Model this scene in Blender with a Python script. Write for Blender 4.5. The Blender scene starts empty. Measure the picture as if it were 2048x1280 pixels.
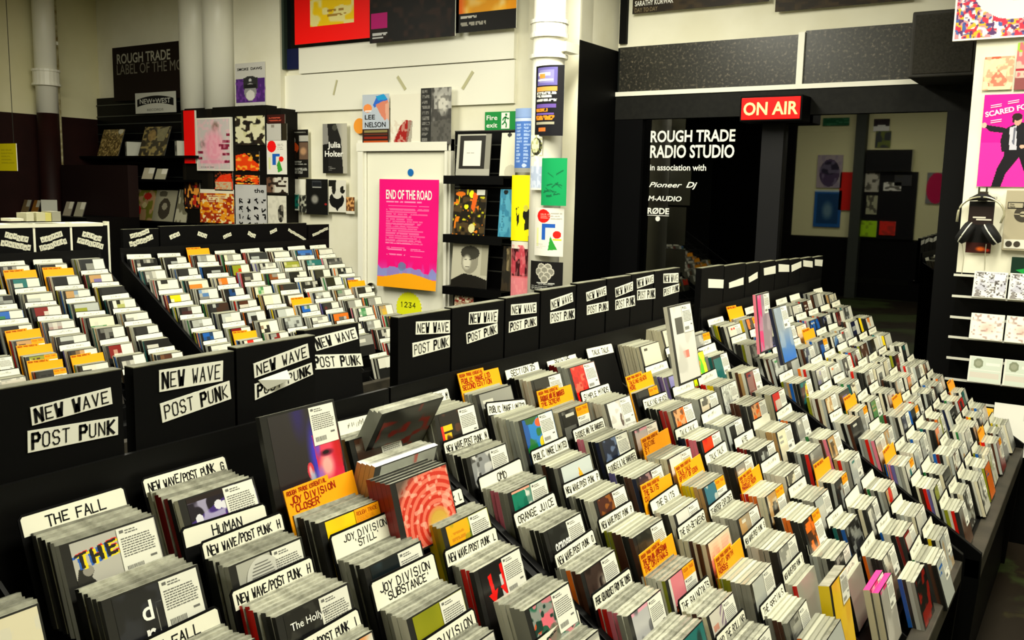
import bpy, math, random
import numpy as np
from mathutils import Vector, Matrix
rnd = random.Random(7)
SC = bpy.context.scene
COL = SC.collection
H = 1.65                                   # eye height above the shop floor

# ---------------------------------------------------------------- camera
YAW, PIT, ROL, FPX = math.radians(-33.07), math.radians(8.03), math.radians(-1.23), 1830.0
_f = np.array([math.sin(YAW)*math.cos(PIT), math.cos(YAW)*math.cos(PIT), -math.sin(PIT)])
_r0 = np.array([math.cos(YAW), -math.sin(YAW), 0.0]); _d0 = np.cross(_f, _r0)
_r = _r0*math.cos(ROL)+_d0*math.sin(ROL); _d = -_r0*math.sin(ROL)+_d0*math.cos(ROL)
cam_d = bpy.data.cameras.new('camera'); cam = bpy.data.objects.new('camera', cam_d); COL.objects.link(cam)
m = Matrix(((_r[0], -_d[0], -_f[0], 0), (_r[1], -_d[1], -_f[1], 0), (_r[2], -_d[2], -_f[2], H), (0, 0, 0, 1)))
cam.matrix_world = m
cam_d.sensor_fit = 'HORIZONTAL'; cam_d.sensor_width = 36; cam_d.lens = 36*FPX/2048
cam_d.clip_start = 0.02; cam_d.clip_end = 60
SC.camera = cam

# ---------------------------------------------------------------- view, world, lights
SC.view_settings.view_transform = 'Standard'; SC.view_settings.look = 'None'
SC.view_settings.exposure = 0.0; SC.view_settings.gamma = 1.0; SC.view_settings.use_curve_mapping = False
W = bpy.data.worlds.new('world'); SC.world = W; W.use_nodes = True
W.node_tree.nodes['Background'].inputs[0].default_value = (0.9, 1.0, 0.75, 1)
W.node_tree.nodes['Background'].inputs[1].default_value = 0.012

def lamp(name, loc, sx, sy, power, col=(1.0, 0.97, 0.80), rot=(0, 0, 0)):
    d = bpy.data.lights.new(name, 'AREA'); d.shape = 'RECTANGLE'; d.size = sx; d.size_y = sy
    d.energy = power; d.color = col
    o = bpy.data.objects.new(name, d); COL.objects.link(o); o.location = loc; o.rotation_euler = rot
    return o
# rows of fluorescent battens under the ceiling, running along the racks, plus one added rear-wall lamp
lamp('batten_light', (-0.2, 2.3, 3.3), 0.35, 3.2, 150)
lamp('batten_light', (-2.6, 3.4, 3.3), 0.35, 3.2, 152)
lamp('batten_light', (-5.4, 2.6, 3.4), 0.35, 3.0, 135)
lamp('batten_light', (0.9, 3.4, 3.3), 0.3, 1.6, 45)
lamp('batten_light', (-3.0, -2.0, 3.3), 2.6, 0.35, 85)  # added to brighten the rear wall that the studio glass mirrors
lamp('batten_light', (-6.5, -1.0, 3.3), 0.35, 2.4, 25)

# ---------------------------------------------------------------- unprojection onto real planes
def ray(px, py):
    return _f+_r*((px-1024)/FPX)+_d*((py-640)/FPX)
def at_y(px, py, y):
    v = ray(px, py); v = v*(y/v[1]); return Vector((v[0], v[1], v[2]+H))
def at_x(px, py, x):
    v = ray(px, py); v = v*(x/v[0]); return Vector((v[0], v[1], v[2]+H))
def proj(p):
    q = np.array([p[0], p[1], p[2]-H]); w = q@_f
    return (1024+FPX*(q@_r)/w, 640+FPX*(q@_d)/w, w)

# ---------------------------------------------------------------- materials
def lin(c):
    return tuple((x/12.92 if x <= .04045 else ((x+.055)/1.055)**2.4) for x in c)
def hexc(s):
    s = s.lstrip('#'); return tuple(int(s[i:i+2], 16)/255 for i in (0, 2, 4))
_mats = {}
def mat(name, col, rough=.6, spec=.3, metal=0.0, emit=None, estr=0, noise=None, bump=0, nscale=8, mixc=None, thr=None, coat=0):
    if name in _mats: return _mats[name]
    M = bpy.data.materials.new(name); M.use_nodes = True; nt = M.node_tree; b = nt.nodes['Principled BSDF']
    c = lin(hexc(col)) if isinstance(col, str) else lin(col)
    b.inputs['Base Color'].default_value = (*c, 1); b.inputs['Roughness'].default_value = rough
    b.inputs['Specular IOR Level'].default_value = spec; b.inputs['Metallic'].default_value = metal
    if coat: b.inputs['Coat Weight'].default_value = coat
    if emit:
        b.inputs['Emission Color'].default_value = (*lin(hexc(emit)), 1); b.inputs['Emission Strength'].default_value = estr
    if noise is not None or bump:
        tc = nt.nodes.new('ShaderNodeTexCoord'); nz = nt.nodes.new('ShaderNodeTexNoise')
        nz.inputs['Scale'].default_value = nscale; nz.inputs['Detail'].default_value = 5
        nt.links.new(tc.outputs['Object'], nz.inputs['Vector'])
        if noise is not None:
            cr = nt.nodes.new('ShaderNodeValToRGB'); lo, hi = thr or (.35, .65)
            cr.color_ramp.elements[0].position = lo; cr.color_ramp.elements[1].position = hi
            c2 = lin(hexc(noise)); cr.color_ramp.elements[0].color = (*c2, 1); cr.color_ramp.elements[1].color = (*c, 1)
            nt.links.new(nz.outputs['Fac'], cr.inputs['Fac']); nt.links.new(cr.outputs['Color'], b.inputs['Base Color'])
        if bump:
            bp = nt.nodes.new('ShaderNodeBump'); bp.inputs['Strength'].default_value = bump; bp.inputs['Distance'].default_value = .01
            nt.links.new(nz.outputs['Fac'], bp.inputs['Height']); nt.links.new(bp.outputs['Normal'], b.inputs['Normal'])
    _mats[name] = M; return M
def attr_mat(name, rough, spec, coat=0):
    M = bpy.data.materials.new(name); M.use_nodes = True; nt = M.node_tree; b = nt.nodes['Principled BSDF']
    a = nt.nodes.new('ShaderNodeAttribute'); a.attribute_name = 'Col'
    nt.links.new(a.outputs['Color'], b.inputs['Base Color'])
    b.inputs['Roughness'].default_value = rough; b.inputs['Specular IOR Level'].default_value = spec
    b.inputs['Coat Weight'].default_value = coat; b.inputs['Coat Roughness'].default_value = .15
    _mats[name] = M; return M
def objcol_mat(name, rough, spec):
    M = bpy.data.materials.new(name); M.use_nodes = True; nt = M.node_tree; b = nt.nodes['Principled BSDF']
    a = nt.nodes.new('ShaderNodeObjectInfo'); nt.links.new(a.outputs['Color'], b.inputs['Base Color'])
    b.inputs['Roughness'].default_value = rough; b.inputs['Specular IOR Level'].default_value = spec
    _mats[name] = M; return M
PRINT = attr_mat('printed_paper', .55, .2)
GLOSS = attr_mat('glossy_print', .28, .35, .3)
SPINE = objcol_mat('spine_print', .35, .4)
PLAST = mat('case_plastic', '#c2c2b0', .25, .5, noise='#8a8a7a', nscale=60, thr=(.3, .7))
_nt = PLAST.node_tree; _b = _nt.nodes['Principled BSDF']; _oi = _nt.nodes.new('ShaderNodeObjectInfo'); _mr = _nt.nodes.new('ShaderNodeMapRange'); _mr.inputs['To Min'].default_value = .45; _mr.inputs['To Max'].default_value = 1.0  # random brightness per case puts glare variety into the plastic colour
_mm = _nt.nodes.new('ShaderNodeMix'); _mm.data_type = 'RGBA'; _mm.blend_type = 'MULTIPLY'; _mm.inputs['Factor'].default_value = 1
_nt.links.new(_oi.outputs['Random'], _mr.inputs['Value']); _nt.links.new([n for n in _nt.nodes if n.type == 'VALTORGB'][0].outputs['Color'], _mm.inputs['A']); _nt.links.new(_mr.outputs['Result'], _mm.inputs['B']); _nt.links.new(_mm.outputs['Result'], _b.inputs['Base Color'])
TRAY = mat('case_tray', '#20201e', .3, .4)
PAPER = mat('sticker_paper', '#e2e2d4', .7, .15)
CARDW = mat('card_white', '#e6e5d2', .6, .2)
INK = mat('marker_ink', '#101010', .7, .1)
GREY_INK = mat('small_print', '#6c6c66', .8, .1)
REDINK = mat('red_ink', '#a02408', .7, .1)
GREENINK = mat('green_ink', '#127a52', .7, .1)
BLACKBOARD = mat('black_board', '#050505', .6, .08)
RACK = mat('rack_black', '#050505', .5, .12)
EDGE = mat('board_edge_lit', '#6f6e58', .6, .2, noise='#4a4a3a', nscale=25)  # olive highlight on the black boards' top edge, put into the colour
ORANGE = mat('orange_card', '#f9a205', .6, .2)
WALLW = mat('wall_white', '#e9e6d2', .7, .2, noise='#e0dcc4', nscale=3, bump=.05)
CREAM = mat('wall_cream', '#d8d3ae', .75, .15, noise='#cfc9a0', nscale=2, bump=.05)
MAROON = mat('dado_maroon', '#220a07', .6, .15, noise='#190604', nscale=4)
WHITEP = mat('white_gloss_paint', '#eceadb', .35, .4)
BLACKP = mat('black_paint', '#030303', .6, .1)
STUDIO = mat('studio_black', '#030304', .7, .08)
FRAMEG = mat('frame_grey', '#1c1c19', .6, .12, noise='#161614', nscale=30)
SHELF = mat('slat_shelf_black', '#030303', .45, .12)
LIP = mat('shelf_lip', '#c9c8bb', .35, .4)
CHROME = mat('chrome', '#c9c9c0', .2, .5, metal=1)
WHITEINK = mat('white_vinyl', '#f2f2ea', .5, .2)

# ---------------------------------------------------------------- tags
def tag(o, label=None, cat=None, group=None, kind=None):
    if label: o['label'] = label
    if cat: o['category'] = cat
    if group: o['group'] = group
    if kind: o['kind'] = kind
    return o
def link(o, parent=None):
    COL.objects.link(o)
    if parent is not None: o.parent = parent
    return o
def empty(name, loc=(0, 0, 0), rot=(0, 0, 0)):
    o = bpy.data.objects.new(name, None); o.empty_display_size = .05; COL.objects.link(o)
    o.location = loc; o.rotation_euler = rot; return o

# ---------------------------------------------------------------- mesh builder
class MB:
    def __init__(s): s.v = []; s.f = []; s.m = []; s.mi = 0
    def quad(s, a, b, c, d):
        n = len(s.v); s.v += [tuple(a), tuple(b), tuple(c), tuple(d)]; s.f.append((n, n+1, n+2, n+3)); s.m.append(s.mi)
    def poly(s, pts):
        n = len(s.v); s.v += [tuple(p) for p in pts]; s.f.append(tuple(range(n, n+len(pts)))); s.m.append(s.mi)
    def box(s, lo, hi, M=None):
        x0, y0, z0 = lo; x1, y1, z1 = hi
        p = [Vector(q) for q in ((x0, y0, z0), (x1, y0, z0), (x1, y1, z0), (x0, y1, z0), (x0, y0, z1), (x1, y0, z1), (x1, y1, z1), (x0, y1, z1))]
        if M is not None: p = [M @ q for q in p]
        n = len(s.v); s.v += [tuple(q) for q in p]
        for f in ((0, 3, 2, 1), (4, 5, 6, 7), (0, 1, 5, 4), (1, 2, 6, 5), (2, 3, 7, 6), (3, 0, 4, 7)):
            s.f.append(tuple(n+i for i in f)); s.m.append(s.mi)
        return s
    def prism(s, pts, a, b):                        # pts: list of 3-vectors, extruded by vector (b-a)
        d = Vector(b)-Vector(a); n = len(s.v); k = len(pts)
        s.v += [tuple(Vector(p)) for p in pts]+[tuple(Vector(p)+d) for p in pts]
        s.f.append(tuple(range(n+k-1, n-1, -1))); s.m.append(s.mi)
        s.f.append(tuple(range(n+k, n+2*k))); s.m.append(s.mi)
        for i in range(k):
            j = (i+1) % k; s.f.append((n+i, n+j, n+k+j, n+k+i)); s.m.append(s.mi)
        return s
    def tube(s, pts, r, seg=10, caps=True):         # pts: path, r: radius or list
        pts = [Vector(p) for p in pts]; n0 = len(s.v); k = len(pts)
        rs = r if isinstance(r, (list, tuple)) else [r]*k
        up = Vector((0, 0, 1))
        for i, p in enumerate(pts):
            t = (pts[min(i+1, k-1)]-pts[max(i-1, 0)]).normalized()
            a = t.cross(up if abs(t.z) < .95 else Vector((1, 0, 0))).normalized(); b = t.cross(a)
            for j in range(seg):
                th = 2*math.pi*j/seg; s.v.append(tuple(p+(a*math.cos(th)+b*math.sin(th))*rs[i]))
        for i in range(k-1):
            for j in range(seg):
                a0 = n0+i*seg+j; b0 = n0+i*seg+(j+1) % seg
                s.f.append((a0, b0, b0+seg, a0+seg)); s.m.append(s.mi)
        if caps:
            s.f.append(tuple(n0+j for j in range(seg-1, -1, -1))); s.m.append(s.mi)
            s.f.append(tuple(n0+(k-1)*seg+j for j in range(seg))); s.m.append(s.mi)
        return s
    def disc(s, c, n, r, h, seg=24):
        c = Vector(c); n = Vector(n).normalized(); s.tube([c, c+n*h], r, seg); return s
    def build(s, name, mats, parent=None, smooth=False, bevel=0, origin=None):
        me = bpy.data.meshes.new(name)
        v = s.v
        if origin is not None: v = [(a-origin[0], b-origin[1], c-origin[2]) for a, b, c in v]
        me.from_pydata(v, [], s.f)
        for x in (mats if isinstance(mats, (list, tuple)) else [mats]): me.materials.append(x)
        me.polygons.foreach_set('material_index', s.m)
        if smooth: me.polygons.foreach_set('use_smooth', [len(f) == 4 for f in s.f])
        me.update()
        o = bpy.data.objects.new(name, me); link(o, parent)
        if origin is not None: o.location = origin
        if bevel:
            bv = o.modifiers.new('bevel', 'BEVEL'); bv.width = bevel; bv.segments = 2; bv.limit_method = 'ANGLE'
        return o
def box_obj(name, lo, hi, m, parent=None, bevel=0, kind=None):
    c = ((lo[0]+hi[0])/2, (lo[1]+hi[1])/2, lo[2])
    b = MB(); b.box(lo, hi); o = b.build(name, m, parent, bevel=bevel, origin=None if parent else c)
    if kind: o['kind'] = kind
    return o

# ---------------------------------------------------------------- stroke lettering
FONT = {'A': '002640 1232', 'B': '00063645443303 3342413000', 'C': '4536160501103041', 'D': '00062644412000', 'E': '46060040 0333',
 'F': '460600 0333', 'G': '45361605011030414323', 'H': '0006 4046 0343', 'I': '2026', 'J': '4641301001', 'K': '0006 460340', 'L': '060040',
 'M': '0006234640', 'N': '00064046', 'O': '103041453616050110', 'P': '00063645443303', 'Q': '103041453616050110 2240', 'R': '00063645443303 2340',
 'S': '453616050413334241301001', 'T': '0646 2620', 'U': '060110304146', 'V': '062046', 'W': '0610233046', 'X': '0046 0640', 'Y': '062346 2320',
 'Z': '06460040', '/': '1047', "'": '2625', '&': '40151626250201102042', '0': '103041453616050110', '1': '152620', '2': '05163645440040',
 '3': '064623334241301001', '4': '30360242', '5': '460604334241301001', '6': '4536160501103041423313', '-': '1333', '.': '2021', ',': '2110', '+': '1333 2224'}
def strokes(b, text, u0, v0, h, w, sw, sp=1.35, jit=0, R=None, P=None):
    """ribbon letters in the (u,v) plane; P maps (u,v) to a point"""
    u = u0
    for ch in text:
        g = FONT.get(ch)
        if g:
            dy = R.uniform(-jit, jit)*h if R else 0; sc = 1+(R.uniform(-jit, jit) if R else 0); sl = (R.uniform(-jit, jit)+jit*.6)*h*.5 if R else 0
            for pl in g.split():
                pts = [(u+int(pl[i])/4*w*sc+sl*int(pl[i+1])/6, v0+dy+int(pl[i+1])/6*h*sc) for i in range(0, len(pl), 2)]
                for (a, c), (d, e) in zip(pts, pts[1:]):
                    L = math.hypot(d-a, e-c) or 1; tx, ty = (d-a)/L*sw/2, (e-c)/L*sw/2
                    b.quad(P(a-tx+ty, c-ty-tx), P(d+tx+ty, e+ty-tx), P(d+tx-ty, e+ty+tx), P(a-tx-ty, c-ty+tx))
        u += w*sp if ch != ' ' else w*sp*.8
    return u-u0
def strokes_width(text, w, sp=1.35):
    return sum(w*sp if c != ' ' else w*sp*.8 for c in text)-w*(sp-1)

def text_obj(name, body, height, m, parent, T, bold=0, sx=1.0, shear=0, align='LEFT', depth=0.0, spacing=1.0, lines=1.0):
    cu = bpy.data.curves.new(name, 'FONT'); cu.body = body; cu.size = height/.73; cu.offset = bold*height; cu.shear = shear
    cu.align_x = align; cu.extrude = depth; cu.space_character = spacing; cu.resolution_u = 3; cu.space_line = lines
    o = bpy.data.objects.new(name, cu); me = bpy.data.meshes.new_from_object(o)
    bpy.data.objects.remove(o); bpy.data.curves.remove(cu)
    me.transform(Matrix.Diagonal((sx, 1, 1, 1))); me.transform(T); me.materials.clear(); me.materials.append(m)
    me.name = name
    o = bpy.data.objects.new(name, me); return link(o, parent)
def face_y(loc, tilt=0):        # text that reads on a wall facing -Y
    return Matrix.Translation(loc) @ Matrix.Rotation(math.pi/2, 4, 'X') @ Matrix.Rotation(tilt, 4, 'Z')

# ---------------------------------------------------------------- raster art
def nz(U, V, s, seed=0):
    """smooth value noise"""
    g = np.random.RandomState(seed).rand(40, 40)
    x = (U*s) % 38; y = (V*s) % 38; i = x.astype(int); j = y.astype(int); fx = x-i; fy = y-j
    fx = fx*fx*(3-2*fx); fy = fy*fy*(3-2*fy)
    return (g[j, i]*(1-fx)+g[j, i+1]*fx)*(1-fy)+(g[j+1, i]*(1-fx)+g[j+1, i+1]*fx)*fy
class Art:
    def __init__(s, nx, ny, bg):
        s.U, s.V = np.meshgrid((np.arange(nx)+.5)/nx, (np.arange(ny)+.5)/ny)
        s.c = np.zeros((ny, nx, 3)); s.c[:] = hexc(bg) if isinstance(bg, str) else bg
    def put(s, mask, col, a=1.0):
        col = np.array(hexc(col) if isinstance(col, str) else col); k = (mask*a)[..., None] if not np.isscalar(mask) else mask
        s.c = s.c*(1-k)+col*k; return s
    def rect(s, u0, v0, u1, v1, col, a=1.0): return s.put(((s.U >= u0) & (s.U < u1) & (s.V >= v0) & (s.V < v1)).astype(float), col, a)
    def ell(s, u, v, ru, rv, col, a=1.0, soft=0):
        d = np.sqrt(((s.U-u)/ru)**2+((s.V-v)/rv)**2)
        return s.put((d < 1).astype(float) if not soft else np.clip((1-d)/soft, 0, 1), col, a)
    def poly(s, pts, col, a=1.0):
        ins = np.zeros(s.U.shape, bool); n = len(pts)
        for i in range(n):
            (x0, y0), (x1, y1) = pts[i], pts[(i+1) % n]
            if y0 == y1: continue
            c = ((s.V > min(y0, y1)) & (s.V <= max(y0, y1)) & (s.U < (s.V-y0)*(x1-x0)/(y1-y0)+x0)); ins ^= c
        return s.put(ins.astype(float), col, a)
    def noise(s, sc, col, lo=.4, hi=.6, seed=0, a=1.0, asp=1.0): return s.put(np.clip((nz(s.U, s.V*asp, sc, seed)-lo)/(hi-lo), 0, 1), col, a)
    def lines(s, u0, v0, u1, v1, n, col, seed=0, a=.9, fill=.55, center=False):
        R = np.random.RandomState(seed); dv = (v1-v0)/n
        for i in range(n):
            L = (u1-u0)*R.uniform(.55, 1); o = (u1-u0-L)/2 if center else 0
            row = ((s.V >= v0+i*dv) & (s.V < v0+(i+fill)*dv) & (s.U > u0+o) & (s.U < u0+o+L))
            s.put(row*(nz(s.U+i*.37, s.V, 38, seed) > .25), col, a)
        return s
    def grad(s, v0, v1, col, a=1.0): return s.put(np.clip((s.V-v0)/(v1-v0), 0, 1), col, a)
def picture_mesh(name, w, h, art, m, P, back=None):
    """vertex-coloured grid in a plane: P(u,v) with u across 0..w, v up 0..h"""
    ny, nx = art.c.shape[:2]
    us = np.linspace(0, w, nx+1); vs = np.linspace(h, 0, ny+1)
    UU, VV = np.meshgrid(us, vs); pts = P(UU.ravel(), VV.ravel())
    idx = np.arange((nx+1)*(ny+1)).reshape(ny+1, nx+1)
    f = np.stack([idx[1:, :-1], idx[1:, 1:], idx[:-1, 1:], idx[:-1, :-1]], -1).reshape(-1, 4)
    me = bpy.data.meshes.new(name)
    me.vertices.add(len(pts)); me.vertices.foreach_set('co', pts.astype(np.float32).ravel())
    me.loops.add(f.size); me.loops.foreach_set('vertex_index', f.astype(np.int32).ravel())
    me.polygons.add(len(f)); me.polygons.foreach_set('loop_start', np.arange(0, f.size, 4, dtype=np.int32))
    me.update(calc_edges=True)
    c = np.clip(art.c, 0, 1).reshape(-1, 3); cl = np.where(c <= .04045, c/12.92, ((c+.055)/1.055)**2.4)
    at = me.color_attributes.new('Col', 'FLOAT_COLOR', 'CORNER')
    at.data.foreach_set('color', np.repeat(np.concatenate([cl, np.ones((len(cl), 1))], 1), 4, axis=0).astype(np.float32).ravel())
    me.materials.append(m); return me
def wall_picture(name, l, t, r, b, Y, art, m=None, label=None, cat='poster', group=None, curl=0, thick=.002, edge=None, tilt=0, off=.004):
    """a sheet of printed paper on a wall facing -Y; pixel corners give its place on the plane y=Y"""
    A = at_y(l, t, Y); B = at_y(r, b, Y); w = B.x-A.x; h = A.z-B.z
    return sheet(name, A.x, A.z, w, h, Y, art, m, label, cat, group, curl, thick, edge, tilt, off)
def sheet(name, x, z, w, h, Y, art, m=None, label=None, cat='poster', group=None, curl=0, thick=.002, edge=None, tilt=0, off=.004):
    y0 = Y-off
    bk = MB(); n = 8
    for i in range(n):                                # thin paper body with the same curl
        v0, v1 = h*i/n, h*(i+1)/n; c0 = curl*((1-i/n)**2); c1 = curl*((1-(i+1)/n)**2)
        bk.quad((0, -c0+thick, v0), (0, -c1+thick, v1), (w, -c1+thick, v1), (w, -c0+thick, v0))
        bk.quad((0, -c0, v0), (0, -c1, v1), (0, -c1+thick, v1), (0, -c0+thick, v0))
        bk.quad((w, -c0+thick, v0), (w, -c1+thick, v1), (w, -c1, v1), (w, -c0, v0))
    bk.quad((0, 0, h), (0, thick, h), (w, thick, h), (w, 0, h))
    root = bk.build(name, edge or PAPER)
    root.location = (x, y0-thick, z-h)
    if tilt:
        root.rotation_euler = (0, tilt, 0)
    P = lambda u, v: np.stack([u, -curl*(1-v/h)**2-.0004+0*u, v], 1)
    me = picture_mesh(name+'_print', w, h, art, m or PRINT, P)
    link(bpy.data.objects.new('printed_face', me), root)
    if label: tag(root, label, cat, group)
    root['_w'] = w; root['_h'] = h
    return root
def wtxt(root, name, body, u, v, hh, m, **k):          # lettering on a sheet, u from left, v from bottom as fractions
    w, h = root['_w'], root['_h']
    return text_obj(name, body, hh*h, m, root, face_y((u*w, -.002-k.pop('lift', 0), v*h), k.pop('tilt', 0)), **k)

# ================================================================ THE SETTING
YW, YF, YR, XS = 5.5, 6.05, 4.9, -3.081       # window wall, studio front, near right wall, studio side wall
def S(name, lo, hi, m, kind='structure', bevel=0):
    o = box_obj(name, lo, hi, m, bevel=bevel); o['kind'] = kind; return o
# floor: worn painted concrete with patches
fm = mat('floor_paint', '#2c2517', .5, .3); nt = fm.node_tree; bs = nt.nodes['Principled BSDF']
tc = nt.nodes.new('ShaderNodeTexCoord')
def nnode(scale, lo, hi, c0, c1):
    n = nt.nodes.new('ShaderNodeTexNoise'); n.inputs['Scale'].default_value = scale; n.inputs['Detail'].default_value = 6
    n.inputs['Roughness'].default_value = .6
    nt.links.new(tc.outputs['Object'], n.inputs['Vector']); r = nt.nodes.new('ShaderNodeValToRGB')
    r.color_ramp.elements[0].position = lo; r.color_ramp.elements[1].position = hi
    r.color_ramp.elements[0].color = (*lin(hexc(c0)), 1); r.color_ramp.elements[1].color = (*lin(hexc(c1)), 1)
    nt.links.new(n.outputs['Fac'], r.inputs['Fac']); return r
ra = nnode(1.1, .49, .56, '#1c150b', '#33401d'); rb = nnode(7, .60, .66, '#000000', '#888888'); mx = nt.nodes.new('ShaderNodeMix'); mx.data_type = 'RGBA'
nt.links.new(rb.outputs['Color'], mx.inputs['Factor']); nt.links.new(ra.outputs['Color'], mx.inputs['A']); mx.inputs['B'].default_value = (*lin(hexc('#47431c')), 1)
nt.links.new(mx.outputs['Result'], bs.inputs['Base Color'])
S('floor', (-9.2, -4, -.1), (3.6, 8.2, 0), fm)
S('ceiling', (-9.2, -4, 3.9), (3.6, 8.2, 4.0), CREAM)
# window wall in plaster panels
S('wall_back', (-8.6, YW, 0), (XS, YW+.16, 3.9), WALLW)
S('wall_left', (-8.65, -4, 0), (-8.5, YW, 3.9), CREAM)
S('wall_rear', (-9.2, -4, 0), (3.6, -3.9, 3.9), CREAM)
S('wall_right', (3.5, -4, 0), (3.6, 8.2, 3.9), WALLW)
# dado paint on the left and back walls is a thin painted board
S('trim_1', (-8.5, -3.9, 0), (-8.485, YW, H+.609), MAROON)
S('trim_2', (-8.5, YW-.012, 0), (-6.0, YW, H+.50), mat('dado_brown', '#0d0906', .6, .12))
# sloping pilasters of the left wall, pipes with painted lower ends
S('trim_3', (-8.5, 4.05, H+.60), (-8.30, 4.35, 3.9), CREAM)
S('trim_4', (-8.5, 4.05, 0), (-8.302, 4.35, H+.60), MAROON)
S('trim_5', (-8.5, 3.75, 0), (-8.25, 4.0, 3.9), mat('steel_grey_green', '#3d4239', .6, .3))
def pipe(name, x, y, r, collars, brk, label, top=3.9, zpaint=None, group=None):
    b = MB(); b.tube([(0, 0, (zpaint or 0)), (0, 0, top)], r, 20); o = b.build(name, WHITEP, smooth=True); o.location = (x, y, 0)
    if zpaint:
        b = MB(); b.tube([(0, 0, 0), (0, 0, zpaint)], r*1.0, 20); lk = b.build('painted_lower_pipe', MAROON, o, smooth=True)
    for z in collars:
        b = MB(); b.tube([(0, 0, z), (0, 0, z+.02), (0, 0, z+.021), (0, 0, z+.125), (0, 0, z+.126), (0, 0, z+.146)], [r*1.3, r*1.3, r*1.2, r*1.2, r*1.3, r*1.3], 20)
        b.build('pipe_collar', WHITEP, o, smooth=False)
    for z in brk:
        b = MB(); b.box((-.02, 0, z), (.02, .12, z+.03)); b.build('pipe_bracket', WHITEP, o)
    tag(o, label, 'pipe', group); return o
c = at_x(92, 150, -8.38)
pipe('drain_pipe', -8.37, at_x(92, 150, -8.37).y, .095, [at_x(92, 172, -8.37).z], [2.9], 'cream drainpipe with a collar against the cream wall above the brown dado', zpaint=H+.62)
b = MB(); b.tube([(0, 0, 0), (0, 0, 3.9)], .02, 8); o = b.build('conduit', mat('rusty_cream', '#8b7a4a', .7, .2, noise='#cfc9a0', nscale=20), smooth=True)
p = at_x(113, 120, -8.45); o.location = (-8.45, p.y, 0); tag(o, 'thin rust-streaked conduit beside the cream drainpipe', 'conduit')
# twin white pipes / columns by the window wall
for (l, r_) in ((372, 417), (419, 469)):
    A = at_y(l, 100, YW-.03); B = at_y(r_, 100, YW-.03); cx = (A.x+B.x)/2; rr = (B.x-A.x)/2
    zp = at_y(420, 220, YW-.1).z
    b = MB(); b.tube([(0, 0, zp), (0, 0, 3.9)], rr, 24); o = b.build('column_pipe', WHITEP, smooth=True); o.location = (cx, YW-.03, 0)
    b = MB(); b.tube([(0, 0, 0), (0, 0, zp)], rr*.98, 24); b.build('painted_lower_pipe', mat('dark_brown_paint', '#141009', .6, .15), o, smooth=True)
    tag(o, 'fat white vertical pipe %s, dark-painted below' % ('beside the label-of-the-month sign' if l < 400 else 'beside the purple portrait poster'), 'pipe', None)
A = at_y(470, 100, YW-.06); B = at_y(562, 100, YW-.06); zb = at_y(520, 231, YW-.06).z
S('trim_6', (A.x, YW-.07, zb), (B.x, YW, 3.9), WALLW)
# window opening: dark green frame, black glass
A = at_y(562, 19, YW); B = at_y(578, 140, YW); C = at_y(604, 138, YW)
S('window_1', (A.x, YW-.05, B.z), (B.x, YW+.0, 3.9), mat('window_green', '#2f3c33', .5, .3))
S('window_2', (B.x, YW-.012, C.z), (at_y(1030, 60, YW).x, YW, 3.9), mat('night_glass', '#04050a', .08, .5))
o = S('trim_7', (B.x, YW-.02, C.z), (C.x, YW-.006, at_y(600, 97, YW).z), mat('navy_panel', '#0a1440', .5, .3))
# boarded lower window: fascia boards (each edge seen as a line)
z1 = at_y(700, 142, YW).z; z2 = at_y(700, 220, YW).z; zt = at_y(740, 90, YW).z
S('trim_8', (C.x, YW-.035, z1), (at_y(1033, 112, YW).x, YW, zt+.02), WHITEP)
S('trim_9', (at_y(562, 200, YW).x, YW-.022, z2), (at_y(1033, 112, YW).x, YW, z1-.006), WHITEP)
# white pillar between the window and the studio
A = at_y(1033, 300, YW-.14)
S('trim_10', (A.x, YW-.02, 0), (XS, YW, 3.9), WALLW)
# door with frame and head
dl, dr, dz = at_y(741, 320, YW).x, at_y(898, 320, YW).x, at_y(800, 304, YW).z
dd = box_obj('door_1', (dl, YW-.035, .01), (dr, YW-.001, dz), mat('door_white', '#edebd8', .5, .3)); dd['kind'] = 'structure'
for i, (x0, x1, z0, z3) in enumerate(((dl-.09, dl-.005, 0, dz+.09), (dr+.005, dr+.05, 0, dz+.09), (dl-.09, dr+.05, dz+.005, dz+.09))):
    for k in range(2):
        S('trim_%d' % (11+i*2+k), (x0+.012*k*(i < 1)+.001*i, YW-.045-.018*k-.004*(i == 2), z0), (x1-.02*k, YW, z3-.02*k*(i == 2)), WHITEP)
c = at_y(742, 578, YW-.05); b = MB(); b.disc((0, 0, 0), (0, -1, 0), .05, .015, 20); b.tube([(0, -.015, 0), (0, -.05, 0), (0, -.055, 0), (0, -.1, 0)], [.018, .018, .035, .03], 16)
o = b.build('door_knob', CHROME, smooth=False); o.location = (c.x, YW-.036, c.z); o.parent = dd; o.matrix_parent_inverse = dd.matrix_basis.inverted()
# studio side wall (white above, black below) and studio front
z_s = at_y(1165, 80, YW).z
S('wall_side', (XS-.16, YW, z_s), (XS, YF, 3.9), WALLW)
S('wall_side_lower', (XS, YW-.02, 0), (XS+.003, YF, z_s), BLACKP)
zf = at_y(1240, 96, YF).z
S('wall_front', (XS, YF, zf), (3.5, YF+.15, 3.9), WALLW)
S('trim_20', (XS, YF-.03, at_y(1232, 194, YF).z), (-.62, YF, at_y(1232, 194, YF).z+.03), WHITEP)     # white ledge
za = at_y(1232, 194, YF).z+.03
mlx = at_y(1603, 120, YF).x
gr = mat('speckled_granite', '#2b2a22', .35, .4, noise='#3a382c', nscale=55, thr=(.45, .55))
nt = gr.node_tree; nz_ = [n for n in nt.nodes if n.type == 'TEX_NOISE'][0]; rp = [n for n in nt.nodes if n.type == 'VALTORGB'][0]
rp.color_ramp.elements[0].position = .42; rp.color_ramp.elements[0].color = (*lin(hexc('#1f1e19')), 1)
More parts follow.
